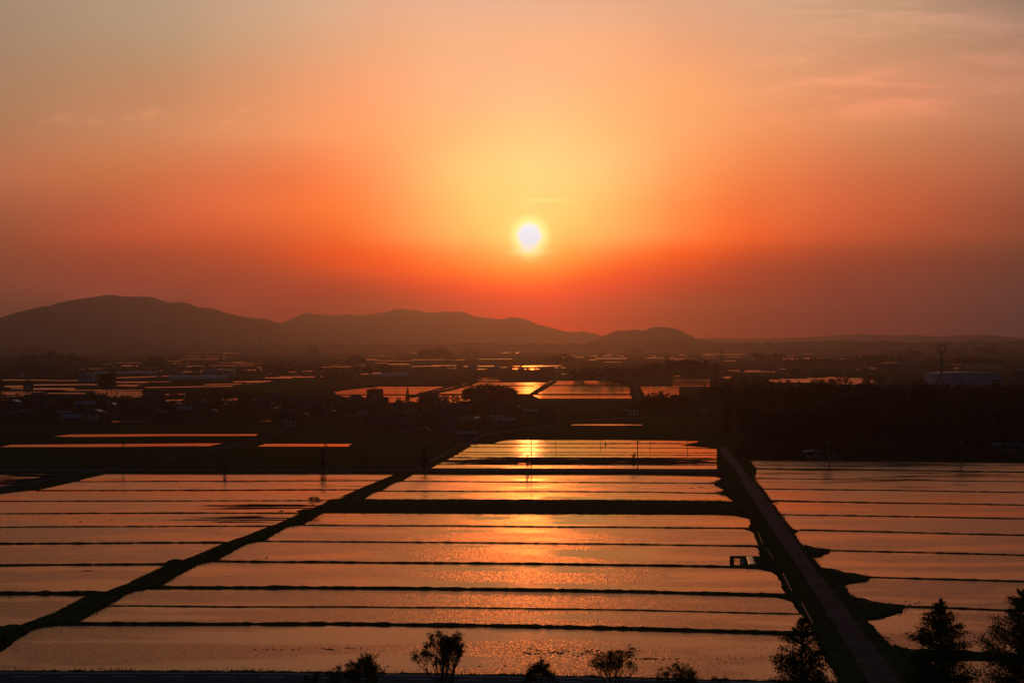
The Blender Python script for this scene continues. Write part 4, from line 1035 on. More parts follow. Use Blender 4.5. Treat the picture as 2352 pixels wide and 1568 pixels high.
# distant woods that read as masses
mbd = MB(); rn = random.Random(44)
def mass(x0, x1, ybase, h, n, depth=300):
    for _ in range(n):
        t = rn.random(); px = x0 + (x1-x0)*t; X, Y = G(px, ybase); Y2 = Y + rn.uniform(0, depth); X2 = X*Y2/Y
        hh = h*(.45 + .55*math.sin(math.pi*t))*rn.uniform(.6, 1); w = hh*rn.uniform(.5, .9)
        for p in crown_points(rn, [(X2, Y2, hh*.55, w, w, hh*.5)], 34, .75): mbd.leaf(p, hh*.32, rn, .2, .9)
for a in ((960,1040,822,32,26,200),(1060,1105,815,22,16,150),(705,735,815,30,10,150),(800,840,838,18,14,150),(1435,1475,812,30,14,150),(1660,1770,805,26,24,300),
          (1725,1760,828,22,14,200),(1765,1800,830,22,12,120),(1800,1960,842,18,40,400),(1950,2090,838,20,40,400),(2000,2150,826,24,36,500),(2140,2352,820,30,50,700),
          (1880,1960,812,22,20,500),(2050,2352,806,28,40,900),(0,200,838,24,46,500),(0,130,815,30,30,500),(180,420,812,20,40,700),(420,700,812,18,46,800),(700,960,806,20,44,900),
          (1100,1400,802,20,50,900),(1400,1700,800,20,44,900),(1250,1330,834,18,20,200),(2080,2352,842,18,40,400),(300,420,846,10,20,200),(560,720,850,9,24,300),(2352,2600,820,30,30,500),(340,380,838,18,12,60)):
    mass(*a)
tag(mbd.build('woodland', M['leaf_dark']), 'distant woods scattered over the hazy plain below the hills', 'woodland', None, 'stuff')

far_tree(246, 911, 20.5, 'pine', 'tall dark tree with a bare stem standing alone above the left rooftops', None, 1.05, 'tree', 0)
for px, py, h, k, lab in ((742,1085.5,7.2,'tall','slim tree on the crossing road left of the canal'), (976,1086,9.0,'tall','dark slim tree on the crossing road just right of the canal'),
    (1211,1077,5.0,'tall','thin tree beside the pole in the sun glint'), (1455,1077,5.6,'tall','ragged tree just left of the pole on the right of the sun glint'),
    (1896,1078,8.5,'pine','round-headed tree by the first dike right of the lane, before the wood'), (2203,1080,8.5,'pine','round-headed tree by the far dike near the right edge'),
    (517,1087,5,'tall','small slim tree on the crossing road, far left')):
    far_tree(px, py, h, k, lab, None, .52 if k != 'tall' else .6, 'tree')

# ------------------------------------------------------------------ foreground trees with real limbs and leaves
def grow(tr, tips, p, d, L, r, depth, rn, spread, up, leaves):
    n = 3; q = p
    for k in range(n):
        d = (d + Vector((rn.gauss(0,.12), rn.gauss(0,.12), rn.gauss(0,.08) + up*.10))).normalized()
        e = q + d * (L / n); r2 = r * (1 - .28*(k+1)/n)
        tr.tube(q, e, r*(1 - .28*k/n), r2, 6 if r > .03 else 4, cap=False)
        if depth <= leaves and k: tips.append((e.copy(), d.copy()))
        q = e
    if depth == 0: tips.append((q.copy(), d.copy())); return
    for k in range(rn.choice((2, 3, 3))):
        a = rn.uniform(0, 6.283); u = d.orthogonal().normalized(); w = d.cross(u)
        nd = (d + (u*math.cos(a) + w*math.sin(a)) * spread * rn.uniform(.6, 1.3) + Vector((0, 0, up*.25))).normalized()
        grow(tr, tips, q, nd, L*rn.uniform(.62,.85), r*.66, depth-1, rn, spread, up, leaves)

def broad_tree(px, dist, top_py, stems, depth, L0, spread, up, leaf_n, leaf, clump, seed, label, lean=.35, sx=1.0, name='tree', wide=None):
    rn = random.Random(seed); tr = MB(); tips = []
    for s in range(stems):
        a = 6.283*s/stems + rn.uniform(-.4,.4)
        d = Vector((math.cos(a)*lean*sx, math.sin(a)*lean, 1)).normalized()
        grow(tr, tips, Vector((rn.uniform(-.1,.1), rn.uniform(-.1,.1), -.1)), d, L0*rn.uniform(.85,1.15), .05*L0/1.4+.02, depth, rn, spread, up, 2)
    H = CAMH - (top_py - HZ)/FOC*dist
    zmax = max(t[0].z for t in tips); k = H / (zmax + .15)
    kx = k*sx
    if wide: kx = wide/FOC*dist / (max(t[0].x for t in tips) - min(t[0].x for t in tips))
    ky = (k + kx)/2
    tr.v = [(x*kx, y*ky, z*k) for x, y, z in tr.v]
    cr = MB()
    for p, d in tips:
        c0 = Vector((p.x*kx, p.y*ky, p.z*k))
        for _ in range(max(0, int(rn.gauss(leaf_n, leaf_n*.5)))):
            c = c0 + Vector((rn.gauss(0, clump), rn.gauss(0, clump), rn.gauss(0, clump*.7)))
            cr.leaf(c, leaf, rn, .25, .55)
    X = (px - CX)/FOC*dist
    r = empty(name, (X, dist, 0)); tr.build('trunk', M['bark'], r); cr.build('crown', M['leaf'], r)
    tag(r, label, 'tree')
    print('tree', px, 'leaves', len(cr.f), 'width', max(v[0] for v in cr.v) - min(v[0] for v in cr.v), 'H', H)
    return r
broad_tree(830, 184, 1489, 4, 5, 1.5, .60, .35, 3.6, .19, .17, 3, 'bushy small tree with peaked crown, left of the tall open one at the bottom edge', .5, 1.0, wide=98)
broad_tree(1022, 184, 1444, 6, 4, 1.8, .38, .70, 10, .20, .20, 8, 'tallest open vase-shaped tree with many stems at the bottom edge', .26, 1.0, wide=118)
broad_tree(1236, 184, 1514, 4, 5, 1.2, .62, .30, 4.2, .17, .16, 21, 'low rounded shrub-like tree below the sun glitter', .55, 1.05, wide=88)
broad_tree(1419, 184, 1482, 4, 5, 1.3, .50, .55, 4, .15, .20, 35, 'feathery thin tree with a sparse pointed top, below the right of the glitter', .32, 1.15, wide=118)
broad_tree(1565, 184, 1521, 4, 5, 1.1, .70, .25, 4.2, .16, .15, 47, 'low flat-topped tree at the bottom edge, next left of the tall conifers', .7, 1.2, wide=108)
broad_tree(768, 186, 1527, 3, 3, 1.0, .6, .5, 8, .17, .16, 51, 'smallest shrub at the bottom edge, left of the bushy tree', .5, 1.0, wide=46)
broad_tree(716, 186, 1543, 3, 3, .8, .6, .5, 6, .15, .15, 52, 'barely visible sprig of a shrub at the bottom edge, farthest left', .6, 1.0, wide=40)
broad_tree(1655, 184, 1552, 3, 3, .9, .7, .3, 7, .15, .14, 53, 'low sprig of leaves at the bottom edge between flat tree and conifers', .6, 1.0, wide=44)
t = broad_tree(709, 398, 1144, 1, 4, 1.1, .60, .35, 5, .20, .26, 61, 'small lone tree on the green canal bank among the left paddies', .45, 1.05, wide=30)
t.location.z = .5

def conifer(px, dist, apex_py, prof, seed, label, dens=1.0):
    """tall feathery conifer: straight stem, ascending side branches, leaf sprays; prof = [(metres below apex, half width)]"""
    rn = random.Random(seed); tr = MB(); cr = MB()
    H = CAMH - (apex_py - HZ)/FOC*dist
    def rad(b):
        for (b0, r0), (b1, r1) in zip(prof, prof[1:]):
            if b0 <= b <= b1: return r0 + (r1-r0)*(b-b0)/(b1-b0)
        return prof[-1][1]
    z = 0.0; q = Vector((0,0,-.1)); r = .34
    while z < H - .1:
        z2 = min(H - .05, z + 1.2); e = Vector((.10*fbm(z2*.15, seed, 2), .10*fbm(z2*.15, seed+3, 2), z2)); r2 = .34*(1 - z2/H)**.8 + .012
        tr.tube(q, e, r, r2, 8, cap=False); q = e; r = r2; z = z2
    zb = 4.0
    while zb < H - .12:
        b = H - zb; Rm = rad(b); n = rn.choice((3, 4, 4, 5)); a0 = rn.uniform(0, 6.28)
        for k in range(n):
            a = a0 + 6.283*k/n + rn.uniform(-.4,.4)
            wob = 1.0 + .38*fbm(math.cos(a)*1.4 + seed, zb*.45, 2, math.sin(a)*1.4) + rn.uniform(-.12,.10)
            Lb = max(.12, Rm*wob); rise = Lb*rn.uniform(.25,.6) if b > 1.2 else Lb*rn.uniform(.5,.8)
            base = Vector((0,0,zb)); tip = Vector((Lb*math.cos(a), Lb*math.sin(a), zb + rise)); rb = .012 + .018*Lb
            tr.tube(base, tip, rb, .006, 4, cap=False)
            m = int((12 + 84*Lb) * dens)
            gap = rn.random() < .16
            if gap: m = int(m*.3)
            for _ in range(m):
                t = rn.uniform(.18,1)**.75; c = base.lerp(tip, t); s = (.05 if b < 1.5 else .09) + .12*Lb*(1 - .5*t)
                c = c + Vector((rn.gauss(0,s), rn.gauss(0,s), rn.gauss(0,s*.6) - .03))
                cr.leaf(c, .17, rn, .2, .6)
        zb += rn.uniform(.20,.36) if zb > H - 12 else .55
    X = (px - CX)/FOC*dist
    o = empty('conifer_tree', (X, dist, 0)); tr.build('trunk', M['bark'], o); cr.build('crown', M['leaf'], o)
    tag(o, label, 'tree', None); print('conifer', px, len(cr.f), H)
D1 = 125.0
conifer(1842, D1, 1413, [(0,.02),(.7,.42),(1.75,.92),(3.3,1.85),(5.6,2.35),(9,2.7),(22,3.1)], 4, 'tall feathery conifer left of the lane, the leftmost of the three')
conifer(2160, D1, 1368, [(0,.02),(.8,.38),(1.6,.88),(2.3,1.5),(3.9,2.15),(4.8,2.4),(7,2.6),(12,3.0),(22,3.3)], 11, 'tall pointed feathery conifer right of the lane, the middle of the three')
conifer(2362, D1, 1346, [(0,.02),(.8,.6),(1.7,1.4),(3.0,2.25),(5.4,2.9),(6.7,3.5),(9,3.8),(22,4.0)], 27, 'feathery conifer cut by the right edge of the view, biggest of the three')

# ------------------------------------------------------------------ poles, masts
def utility_pole(px, py, top_py, label, arms=True, group=None, thin=1.0):
    X, Y = G(px, py); H = CAMH - (top_py - HZ)/FOC*Y
    r = empty('utility_pole', (X, Y, 0), rnd.uniform(-.15,.15))
    m = MB(); m.tube((0,0,-.1), (0,0,H), .21*thin, .15*thin, 10); m.build('pole', M['pole'], r)
    if arms:
        for k, (dz, w) in enumerate(((.35, .9), (1.15, .75))):
            a = MB(); a.box(-w, w, -.05, .05, H-dz-.05, H-dz+.05)
            o = a.build('crossarm', M['steel'], r)
            i = MB()
            for s in (-.85, -.3, .3, .85): i.tube((w*s, 0, H-dz+.05), (w*s, 0, H-dz+.28), .05, .04, 6)
            i.build('insulator', M['plaster'], o)
    tag(r, label, 'utility pole', group); return r, X, Y, H
P = [utility_pole(px, 1077.6, top, lab) for px, top, lab in (
    (283,1019,'utility pole on the crossing road, farthest left, crossing a flooded strip'),
    (517,1018,'utility pole on the crossing road between the left road and the canal'),
    (748,1017,'utility pole on the crossing road beside the slim tree left of the canal'),
    (978,1016,'dark utility pole on the crossing road just right of the canal'),
    (1220,1006.5,'utility pole standing right in the sun glint on the water'),
    (1464.5,1007,'utility pole right of the sun glint, beside the ragged tree'),
    (1904,1012,'utility pole before the black wood, right of the lane'),
    (2208,1010,'utility pole before the black wood near the right edge'))]
for a, b in zip(P, P[1:]):
    if b[1] - a[1] > 60: continue
    w = MB()
    for s in (-.75, .75):
        prev = None
        for k in range(13):
            t = k/12; p = Vector((a[1] + (b[1]-a[1])*t + s*0, a[2] + (b[2]-a[2])*t + s*.4, a[3] + (b[3]-a[3])*t - .12 - .9*4*t*(1-t)*.6))
            if prev is not None: w.tube(prev, p, .012, .012, 3, cap=False)
            prev = p
    o = w.build('overhead_wire', M['steel']); tag(o, 'thin sagging wires strung between the poles of the crossing road', 'wire', 'wires along the crossing road')
for px, py, top, lab in ((1277,1039,1009,'thin post standing in the paddies, next right of the sun glint pole'),(1493,1040,1009,'thin post in the paddies, right of the pole by the ragged tree'),(1579,1039,1009,'thin post in the paddies near the lane'),
                         (1379,1027,1008,'shortest thin post in the paddies, midway between the two tall poles'),(1391,1021,1015,'tiny stake on the second dike of the bright paddies')):
    utility_pole(px, py, top, lab, False, None, .55 if top < 1012 else 1.4)
for k, (px, py, top) in enumerate(((808,912,893),(812,914,899),(870,921,893),(873,919,900),(880,919,895),(897,917,905),(911,915,900),(968,914,892),(974,914,891),(857,926,905),(1299,912,887),(1375,908,888),(1403,914,888),(1349,915,905),
                                   (1490,900,886),(1490,915,888),(1120,883,872),(1177,882,872),(1248,915,902),(72,912,893),(89,913,892),(134,906,888),(186,902,880),(225,905,884),(254,912,893),(268,912,891),(271,914,890),(310,906,889),(346,904,885),(360,903,883),(380,898,882),(290,874,866))):
    utility_pole(px, py, top, 'thin far utility pole standing before the flooded plots beyond the village', k % 3 == 0, 'far poles beyond the village', .9)
for px in (793, 800.5):
    X, Y = G(px, 1138.5 if px < 795 else 1136.5); m = MB(); m.tube((0,0,0), (.03,0,1.5 if px < 795 else 1.1), .04, .03, 6); o = m.build('stake', M['wood']); o.location = (X, Y, .1)
    tag(o, 'taller of two thin stakes by the canal left of the wide grass strip' if px < 795 else 'shorter of two thin stakes by the canal left of the wide grass strip', 'stake')

def lattice_tower(px, dist, top_py, w0, w1, label, arms=0, group=None):
    H = CAMH - (top_py - HZ)/FOC*dist; r = empty('lattice_tower', ((px-CX)/FOC*dist, dist, 0), rnd.uniform(0, .6)); m = MB(); n = 9
    t_ = max(.13, dist/3450*.13)
    def cor(k, t): 
        w = w0 + (w1-w0)*t; sx, sy = ((-1,-1),(1,-1),(1,1),(-1,1))[k % 4]; return Vector((sx*w/2, sy*w/2, H*t))
    for k in range(4): m.tube(cor(k,0), cor(k,1), t_, t_*.7, 4)
    for i in range(n):
        t0, t1 = i/n, (i+1)/n
        for k in range(4):
            m.tube(cor(k,t0), cor(k+1,t1), t_*.5, t_*.5, 3, cap=False); m.tube(cor(k+1,t0), cor(k,t1), t_*.5, t_*.5, 3, cap=False)
    m.build('frame', M['steel'], r)
    for a in range(arms):
        z = H*(.97 - .13*a); am = MB(); L = w0*(.7 + .12*a)
        for s in (-1, 1): am.tube((0,0,z+.4), (s*L,0,z-.3), t_, t_*.5, 4); am.tube((0,0,z-1.6), (s*L,0,z-.3), t_*.7, t_*.5, 4)
        am.build('crossarm', M['steel'], r)
    tag(r, label, 'tower', group)
lattice_tower(597, 3300, 772, 9, 2.2, 'tall lattice tower against the foot of the left hills', 3)
lattice_tower(363, 2900, 793, 7, 3.0, 'shorter dark mast above the far left plots', 1)
lattice_tower(1658, 1900, 799, 4.2, 2.6, 'thin lattice mast beside the tall far wood', 0)
lattice_tower(301, 4200, 763, 8, 1.6, 'faint lattice tower before the big left mountain', 3)
lattice_tower(2272, 4300, 784, 8, 2, 'faint mast on the hazy plain, upper right', 2)
lattice_tower(1997, 4300, 792, 8, 2, 'faint mast between the far right woods', 2)
lattice_tower(1322, 3900, 789, 8, 2, 'faint tower just right of the sun column', 2)
lattice_tower(1536, 4200, 783, 8, 2, 'faint tower before the small rounded hill', 2)

# phone mast with a square head on the right
dist = 1000.0; X = (2162.5-CX)/FOC*dist; H = CAMH - (806-HZ)/FOC*dist
r = empty('phone_mast', (X, dist, 0))
m = MB(); m.tube((0,0,0), (0,0,H*.25), 1.35, .95, 12); m.tube((0,0,H*.25), (0,0,H), .95, .55, 12); m.tube((0,0,H), (0,0,H+3.9), .26, .22, 8); m.tube((0,0,H+3.9), (0,0,H+5.6), .10, .05, 6); m.build('pole', M['steel'], r)
for zz, nm in ((H, 'platform'), (H+3.6, 'ring')):
    m = MB(); k = 2.55
    for s in (-1, 1):
        m.box(-k+.3, k+.3, s*k-.12, s*k+.12, zz, zz+.32); m.box(s*k-.12+.3, s*k+.12+.3, -k+.12, k-.12, zz+.02, zz+.30)
    m.box(-k, k, -.1, .1, zz+.05, zz+.25); m.build(nm, M['steel'], r)
for s in (-1, 1):
    for q in (-1, 1):
        m = MB(); m.box(.3+s*2.5-.2, .3+s*2.5+.2, q*2.5-.2, q*2.5+.2, H-.3, H+3.9); m.build('antenna', M['steel'], r)
note_kids(r); tag(r, 'tall phone mast with a square frame head rising over the black wood', 'mast')

# ------------------------------------------------------------------ buildings
def gable_house(name, w, d, h, rise, over, wall, roof, storeys=1, windows=3, ridge_glint=True, hip=False):
    """house with its ridge along x; origin at the base centre, front towards -y"""
    r = empty(name)
    m = MB(); m.box(-w/2, w/2, -d/2, d/2, 0, h)
    if not hip:
        for s in (-1, 1):
            m.face([(s*w/2, -d/2, h), (s*w/2, d/2, h), (s*w/2, 0, h + rise*(d/2)/(d/2+over))][::s])
    m.build('wall', wall, r)
    m = MB(); e = over; th = .22; zr = h + rise; ze = h - rise*e/(d/2+e)*.0 - .18
    hx = w/2 + e*.7; inset = (d/2)*.75 if hip else 0.0
    A = [(-hx, -d/2-e, ze), (hx, -d/2-e, ze), (hx-inset, 0, zr), (-hx+inset, 0, zr)]
    B = [(hx, d/2+e, ze), (-hx, d/2+e, ze), (-hx+inset, 0, zr), (hx-inset, 0, zr)]
    for q in (A, B):
        m.face([(x, y, z+th) for x, y, z in q]); m.face([(x, y, z) for x, y, z in reversed(q)])
        m.face([q[0], q[1], (q[1][0],q[1][1],q[1][2]+th), (q[0][0],q[0][1],q[0][2]+th)])
    if hip:
        for s in (-1, 1):
            q = [(s*hx, -s*(d/2+e), ze), (s*hx, s*(d/2+e), ze), (s*(hx-inset), 0, zr)]
            m.face([(x,y,z+th) for x,y,z in q]); m.face([(x,y,z) for x,y,z in reversed(q)]); m.face([q[0], q[1], (q[1][0],q[1][1],q[1][2]+th), (q[0][0],q[0][1],q[0][2]+th)])
    else:
        for s in (-1, 1):
            for k in (-1, 1):
                a = (s*hx, k*(d/2+e), ze); b = (s*hx, 0, zr); m.face([a, b, (b[0],b[1],b[2]+th), (a[0],a[1],a[2]+th)])
    ro = m.build('roof', roof, r)
    m = MB(); m.tube((-hx+inset-.1, 0, zr+.25), (hx-inset+.1, 0, zr+.25), .2, .2, 10); m.box(-hx+inset, hx-inset, -.16, .16, zr+.02, zr+.22)
    m.build('ridge', M['tile'] if ridge_glint is True else (M['metal_roof'] if ridge_glint else roof), ro)
    for st in range(storeys):
        z = 1.0 + st*2.8
        for k in range(windows):
            x = -w/2 + w*(k+.5)/windows
            f = MB(); f.box(x-.75, x+.75, -d/2-.05, -d/2-.003, z-.05, z+1.25); fo = f.build('window', M['wood'], r)
            g = MB(); g.box(x-.66, x-.03, -d/2-.06, -d/2-.051, z+.04, z+1.16); g.box(x+.03, x+.66, -d/2-.06, -d/2-.051, z+.04, z+1.16); g.build('pane', M['glass'], fo)
    g = MB(); g.box(-.55, .55, -d/2-.07, -d/2-.003, 0, 2.0)
    if windows % 2 == 0: g.build('door', M['wood'], r)
    else: bpy.data.meshes.new
    return r

HP = {
 'farmhouse': gable_house('house', 13, 8, 5.6, 2.9, .9, M['wood'], M['tile'], 2, 4),
 'hipped': gable_house('house', 12, 9, 5.4, 2.6, 1.0, M['plaster'], M['tile'], 2, 3, True, True),
 'barn': gable_house('shed', 9, 6, 3.4, 1.7, .6, M['wood'], M['tile_brown'], 1, 2, False),
 'low': gable_house('shed', 11, 6, 2.8, .9, .5, M['plaster'], M['metal_roof'], 1, 2, False),
 'white': gable_house('house', 9, 7, 5.4, 1.8, .6, M['white_wall'], M['tile'], 2, 3),
 'blue': gable_house('shed', 12, 7, 3.6, 1.6, .5, M['plaster'], M['metal_blue'], 1, 2, False)}
LOOK = {'farmhouse':'steep-gabled timber farmhouse','hipped':'dark hip-roofed house','barn':'small brown-roofed barn',
        'low':'low flat-roofed shed','white':'pale-walled gabled house','blue':'long blue-roofed shed'}
for k in HP: note_kids(HP[k])
first = set()
HG = {}
def house(kind, px, py, rz=0.0, label=None, s=1.0, where=None, catg=None):
    X, Y = G(px, py); src = HP[kind]; s *= .84
    if kind not in first:
        first.add(kind); o = src; o.location = (X, Y, 0); o.rotation_euler = (0, 0, rz); o.scale = (s, s, s)
    else: o = copy_thing(src, (X, Y, 0), rz, (s, s, s))
    tag(o, label or (LOOK[kind] + ' ' + where), catg or ('house' if kind in ('farmhouse','hipped','white') else 'shed'), where and ('buildings ' + where))
    o.name = src.name.split('.')[0]
    if not where and 'group' in o: del o['group']
    return o
# distinct buildings of the village
spec = [
 ('farmhouse',866,945,.05,'big steep-roofed farmhouse whose black gable cuts into the striped far paddies, left one',1.25),
 ('hipped',818,936,.0,'hip-roofed house with a broad square top beside the striped far paddies',1.2),
 ('farmhouse',903,968,1.45,'farmhouse showing its gable end in the middle of the village',1.1),
 ('white',1009,948,-.05,'pale-walled house below the black grove, its roof edge catching light',1.25),
 ('farmhouse',1257,972,1.50,'isolated dark farmhouse with a small raised gable at the right end of the village',1.25),
 ('low',1136,966,.25,'low shed whose pale sloping roof shows brightest in the village',.95),
 ('low',1073,1006,.0,'long open shed with an orange-lit roof above the bright paddies',1.0),
 ('farmhouse',1000,985,1.15,'farmhouse with the glowing orange ridge tiles in the village',1.35),
 ('farmhouse',1020,966,1.25,'farmhouse directly behind the one with glowing ridges',1.2),
 ('white',663,978,.1,'pale boxy house standing at the field edge left of the village trees',.9),
 ('white',211,964,.05,'pale boxy house at the left field edge',.85),
 ('blue',165,970,.1,'long blue-roofed shed at the left field edge',1.0),
 ('blue',420,952,.1,'blue-roofed shed under the trees left of the village centre',1.1),
 ('low',150,955,-.1,'low pale-roofed shed in the left hamlet',.9),
 ('hipped',85,925,.0,'dark hip-roofed house of the left hamlet, seen against bright water',1.1),
 ('farmhouse',143,930,.1,'dark gabled farmhouse left of the tall lone tree, against bright water',1.0),
 ('farmhouse',182,930,.0,'dark gabled farmhouse next left of the tall lone tree',1.0),
 ('hipped',350,930,.0,'dark peaked house right of the tall lone tree',1.1),
 ('white',1451,953,.0,'small pale building by the thicket right of the grass field',1.0),
 ('hipped',730,938,.1,'hip-roofed dark house at the left end of the village skyline',1.1),
 ('farmhouse',690,950,-.1,'wide dark farmhouse left of the village skyline',1.3),
 ('hipped',1096,926,.0,'hip-roofed house just below the left end of the black grove',1.1),
 ('farmhouse',985,930,.0,'farmhouse roof touching the striped paddies below the far road',1.2),
 ('low',1000,922,.0,'flat-topped shed beside the striped far paddies',1.1),
]
for k, px, py, rz, lab, s in spec: house(k, px, py, rz, lab, s)
rh = random.Random(77)
placed = [(p[1], p[2]) for p in spec]
def scatter(n, x0, x1, y0, y1, where, kinds):
    tries = 0; k = 0
    while k < n and tries < 400:
        tries += 1
        px, py = rh.uniform(x0, x1), rh.uniform(y0, y1)
        if any(abs(px-a) < 30 and abs(py-b) < 9 for a, b in placed): continue
        placed.append((px, py)); k += 1
        house(rh.choice(kinds), px, py, rh.choice((0, 1.57)) + rh.gauss(.05, .12), None, rh.uniform(.85,1.25), where)
scatter(20, 850, 1225, 940, 980, 'crowded in the dark village left of the bright paddies', ('farmhouse','hipped','farmhouse','barn','low'))
scatter(6, 880, 1040, 980, 1000, 'at the near edge of the village by the dark field', ('farmhouse','barn','hipped'))
scatter(14, 640, 850, 930, 975, 'in the dim left part of the village', ('farmhouse','hipped','barn','low'))
scatter(16, 10, 420, 926, 962, 'in the dark hamlet at the left edge', ('farmhouse','hipped','barn','blue'))
scatter(10, 440, 640, 925, 955, 'among trees between the hamlet and the village', ('farmhouse','hipped','barn'))
scatter(10, 1060, 1300, 852, 868, 'in the small cluster beyond the brightest water', ('farmhouse','hipped','barn'))
scatter(14, 1310, 1470, 850, 872, 'before the long far wood', ('farmhouse','white','low'))
scatter(26, 440, 940, 846, 868, 'scattered among the far plots left of the sun column', ('farmhouse','white','low','barn'))
scatter(20, 10, 430, 838, 868, 'in the hazy far settlement at the left', ('farmhouse','white','low','hipped'))
scatter(34, 100, 2300, 812, 834, 'tiny in the haze of the far plain', ('farmhouse','white','hipped'))
scatter(10, 1650, 2000, 842, 862, 'in the haze beyond the black wood', ('farmhouse','white','low'))

# village trees
grove(850, 1130, 995, 330, 9.5, 70, 'dark garden tree between the village houses', 'garden trees of the village', ('round','low','cone'), (.8,1.1), .4)
grove(640, 900, 978, 260, 10, 80, 'dark tree of the leafy left part of the village', 'trees in the left part of the village', ('round','low'), (.9,1.2), .4)
grove(0, 430, 964, 260, 9.5, 90, 'dark tree around the left hamlet', 'trees of the left hamlet', ('round','low','tall'), (.9,1.2), .4)
grove(420, 660, 964, 300, 10, 70, 'dark tree in the belt between hamlet and village', 'trees between hamlet and village', ('round','low'), (.9,1.2), .4)
grove(280, 420, 922, 40, 9, 12, 'low tree seen against the flooded plots right of the lone tall tree', 'trees against the left flooded plots', ('round','low'), (.8,1.1), .35)
grove(895, 945, 1003, 20, 5, 5, 'dark garden tree between the village houses', 'garden trees of the village', ('round','low'))
grove(1385, 1445, 956, 14, 4.5, 6, 'bush left of the small pale building by the thicket', 'bushes by the small pale building', ('low','round'))
far_tree(1035, 968, 8, 'cone', 'small pointed tree rising in the middle of the village roofs', None, .8)
far_tree(936, 926, 13, 'cone', 'narrow pointed tree at the village edge against the striped paddies', None, .6)

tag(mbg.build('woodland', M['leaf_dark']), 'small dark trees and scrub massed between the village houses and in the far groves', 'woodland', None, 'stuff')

# pale warehouse left of the wood (two roof bays), blue factory over the wood, far shops and greenhouses
def hall(name, px, py, w, d, h, rise, wall, roof, rz, label, cat, bays=1, win=0, door=True):
    X, Y = G(px, py); r = empty(name, (X, Y, 0), rz)
    m = MB(); m.box(-w/2, w/2, 0, d, 0, h)
    bw = w / bays
    for b in range(bays):
        x0 = -w/2 + b*bw
        for y in (0, d): m.face([(x0, y, h), (x0+bw, y, h), (x0+bw/2, y, h+rise*.96)] if y == 0 else [(x0+bw, y, h), (x0, y, h), (x0+bw/2, y, h+rise*.96)])
    m.build('wall', wall, r)
    ro = MB(); th = .18
    for b in range(bays):
        x0 = -w/2 + b*bw - (.35 if b == 0 else 0); x1 = -w/2 + (b+1)*bw + (.35 if b == bays-1 else 0); xm = -w/2 + (b+.5)*bw
        for q in ([(x0,-.4,h), (xm,-.4,h+rise), (xm,d+.4,h+rise), (x0,d+.4,h)], [(xm,-.4,h+rise), (x1,-.4,h), (x1,d+.4,h), (xm,d+.4,h+rise)]):
            ro.face([(x,y,z+th) for x,y,z in reversed(q)]); ro.face(q); ro.face([q[0], (q[0][0],q[0][1],q[0][2]+th), (q[1][0],q[1][1],q[1][2]+th), q[1]])
    rr = ro.build('roof', roof, r)
    for b in range(bays):
        xm = -w/2 + (b+.5)*bw; g = MB(); g.tube((xm,-.45,h+rise+.2), (xm,d+.45,h+rise+.2), .22, .22, 8); g.build('ridge', roof, rr)
    for k in range(win):
        x = -w/2 + w*(k+.5)/win; f = MB(); f.box(x-w/win*.3, x+w/win*.3, -.06, -.004, h*.52, h*.52+1.3); fo = f.build('window', M['steel'], r)
        g = MB(); g.box(x-w/win*.27, x+w/win*.27, -.07, -.061, h*.52+.1, h*.52+1.2); g.build('pane', M['glass'], fo)
    if door:
        g = MB(); g.box(-2, 2, -.08, -.004, 0, min(3.6, h*.6)); g.build('door', M['steel'], r)
    tag(r, label, cat)
    return r
hall('warehouse', 1617, 951, 15, 24, 8.2, 1.6, M['plaster'], M['tile'], -.12, 'pale warehouse with a ribbed low gable roof left of the black wood', 'warehouse', 2, 3)
X2 = (2226-CX)/FOC*1450
o = hall('factory', 2226, 892, 64, 40, 14.5, 1.2, M['blue_wall'], M['metal_roof'], 0, 'long blue factory hall showing above the black wood', 'factory', 1, 9)
o.location = (X2, 1450, 0)
o = hall('office_building', 2352, 892, 16, 14, 18.5, .3, M['plaster'], M['metal_roof'], 0, 'tall pale building cut by the right edge above the wood', 'building', 1, 3)
o.location = ((2362-CX)/FOC*1400, 1400, 0)
hall('factory', 2068, 848, 60, 30, 9, 1, M['plaster'], M['metal_roof'], 0, 'low wide hall in the haze left of the phone mast', 'factory', 1, 6)
o = hall('factory', 1828, 800, 150, 60, 22, 2, M['plaster'], M['metal_roof'], 0, 'big flat-topped works on the right horizon', 'factory', 1, 6)
o.location = ((1830-CX)/FOC*6300, 6300, 0)
o.scale = (1.0, 1.0, 1.25)
hall('warehouse', 196, 876, 16, 12, 8.5, .4, M['blue_wall'], M['metal_roof'], 0, 'boxy bluish building among the left flooded plots', 'warehouse', 1, 4)
hall('warehouse', 62, 894, 7, 8, 6.5, 2.0, M['wood'], M['tile'], 0, 'small dark building standing in the left flooded plots', 'building', 1, 2)
hall('warehouse', 500, 862, 40, 20, 7, 1, M['blue_wall'], M['metal_blue'], 0, 'wide dim blue hall among the far left plots', 'warehouse', 1, 6)
hall('warehouse', 860, 918, 12, 9, 8.0, .3, M['wood'], M['tile'], 0, 'black flat-topped building against the striped paddies', 'building', 1, 3)
hall('warehouse', 1278, 862, 14, 9, 6, .4, M['plaster'], M['metal_roof'], 0, 'small pale block at the canal end beyond the brightest water', 'building', 1, 2)
hall('warehouse', 1100, 822, 40, 12, 6, .6, M['white_wall'], M['metal_roof'], 0, 'white low hall in the haze beyond the plots', 'warehouse', 1, 5)
hall('warehouse', 345, 853, 26, 10, 5, .6, M['plaster'], M['metal_roof'], 0, 'small far hall among the left plots', 'warehouse', 1, 4)
hall('warehouse', 885, 808, 60, 16, 6, .6, M['white_wall'], M['metal_roof'], 0, 'long white hall faint in the haze under the middle hills', 'warehouse', 1, 5)
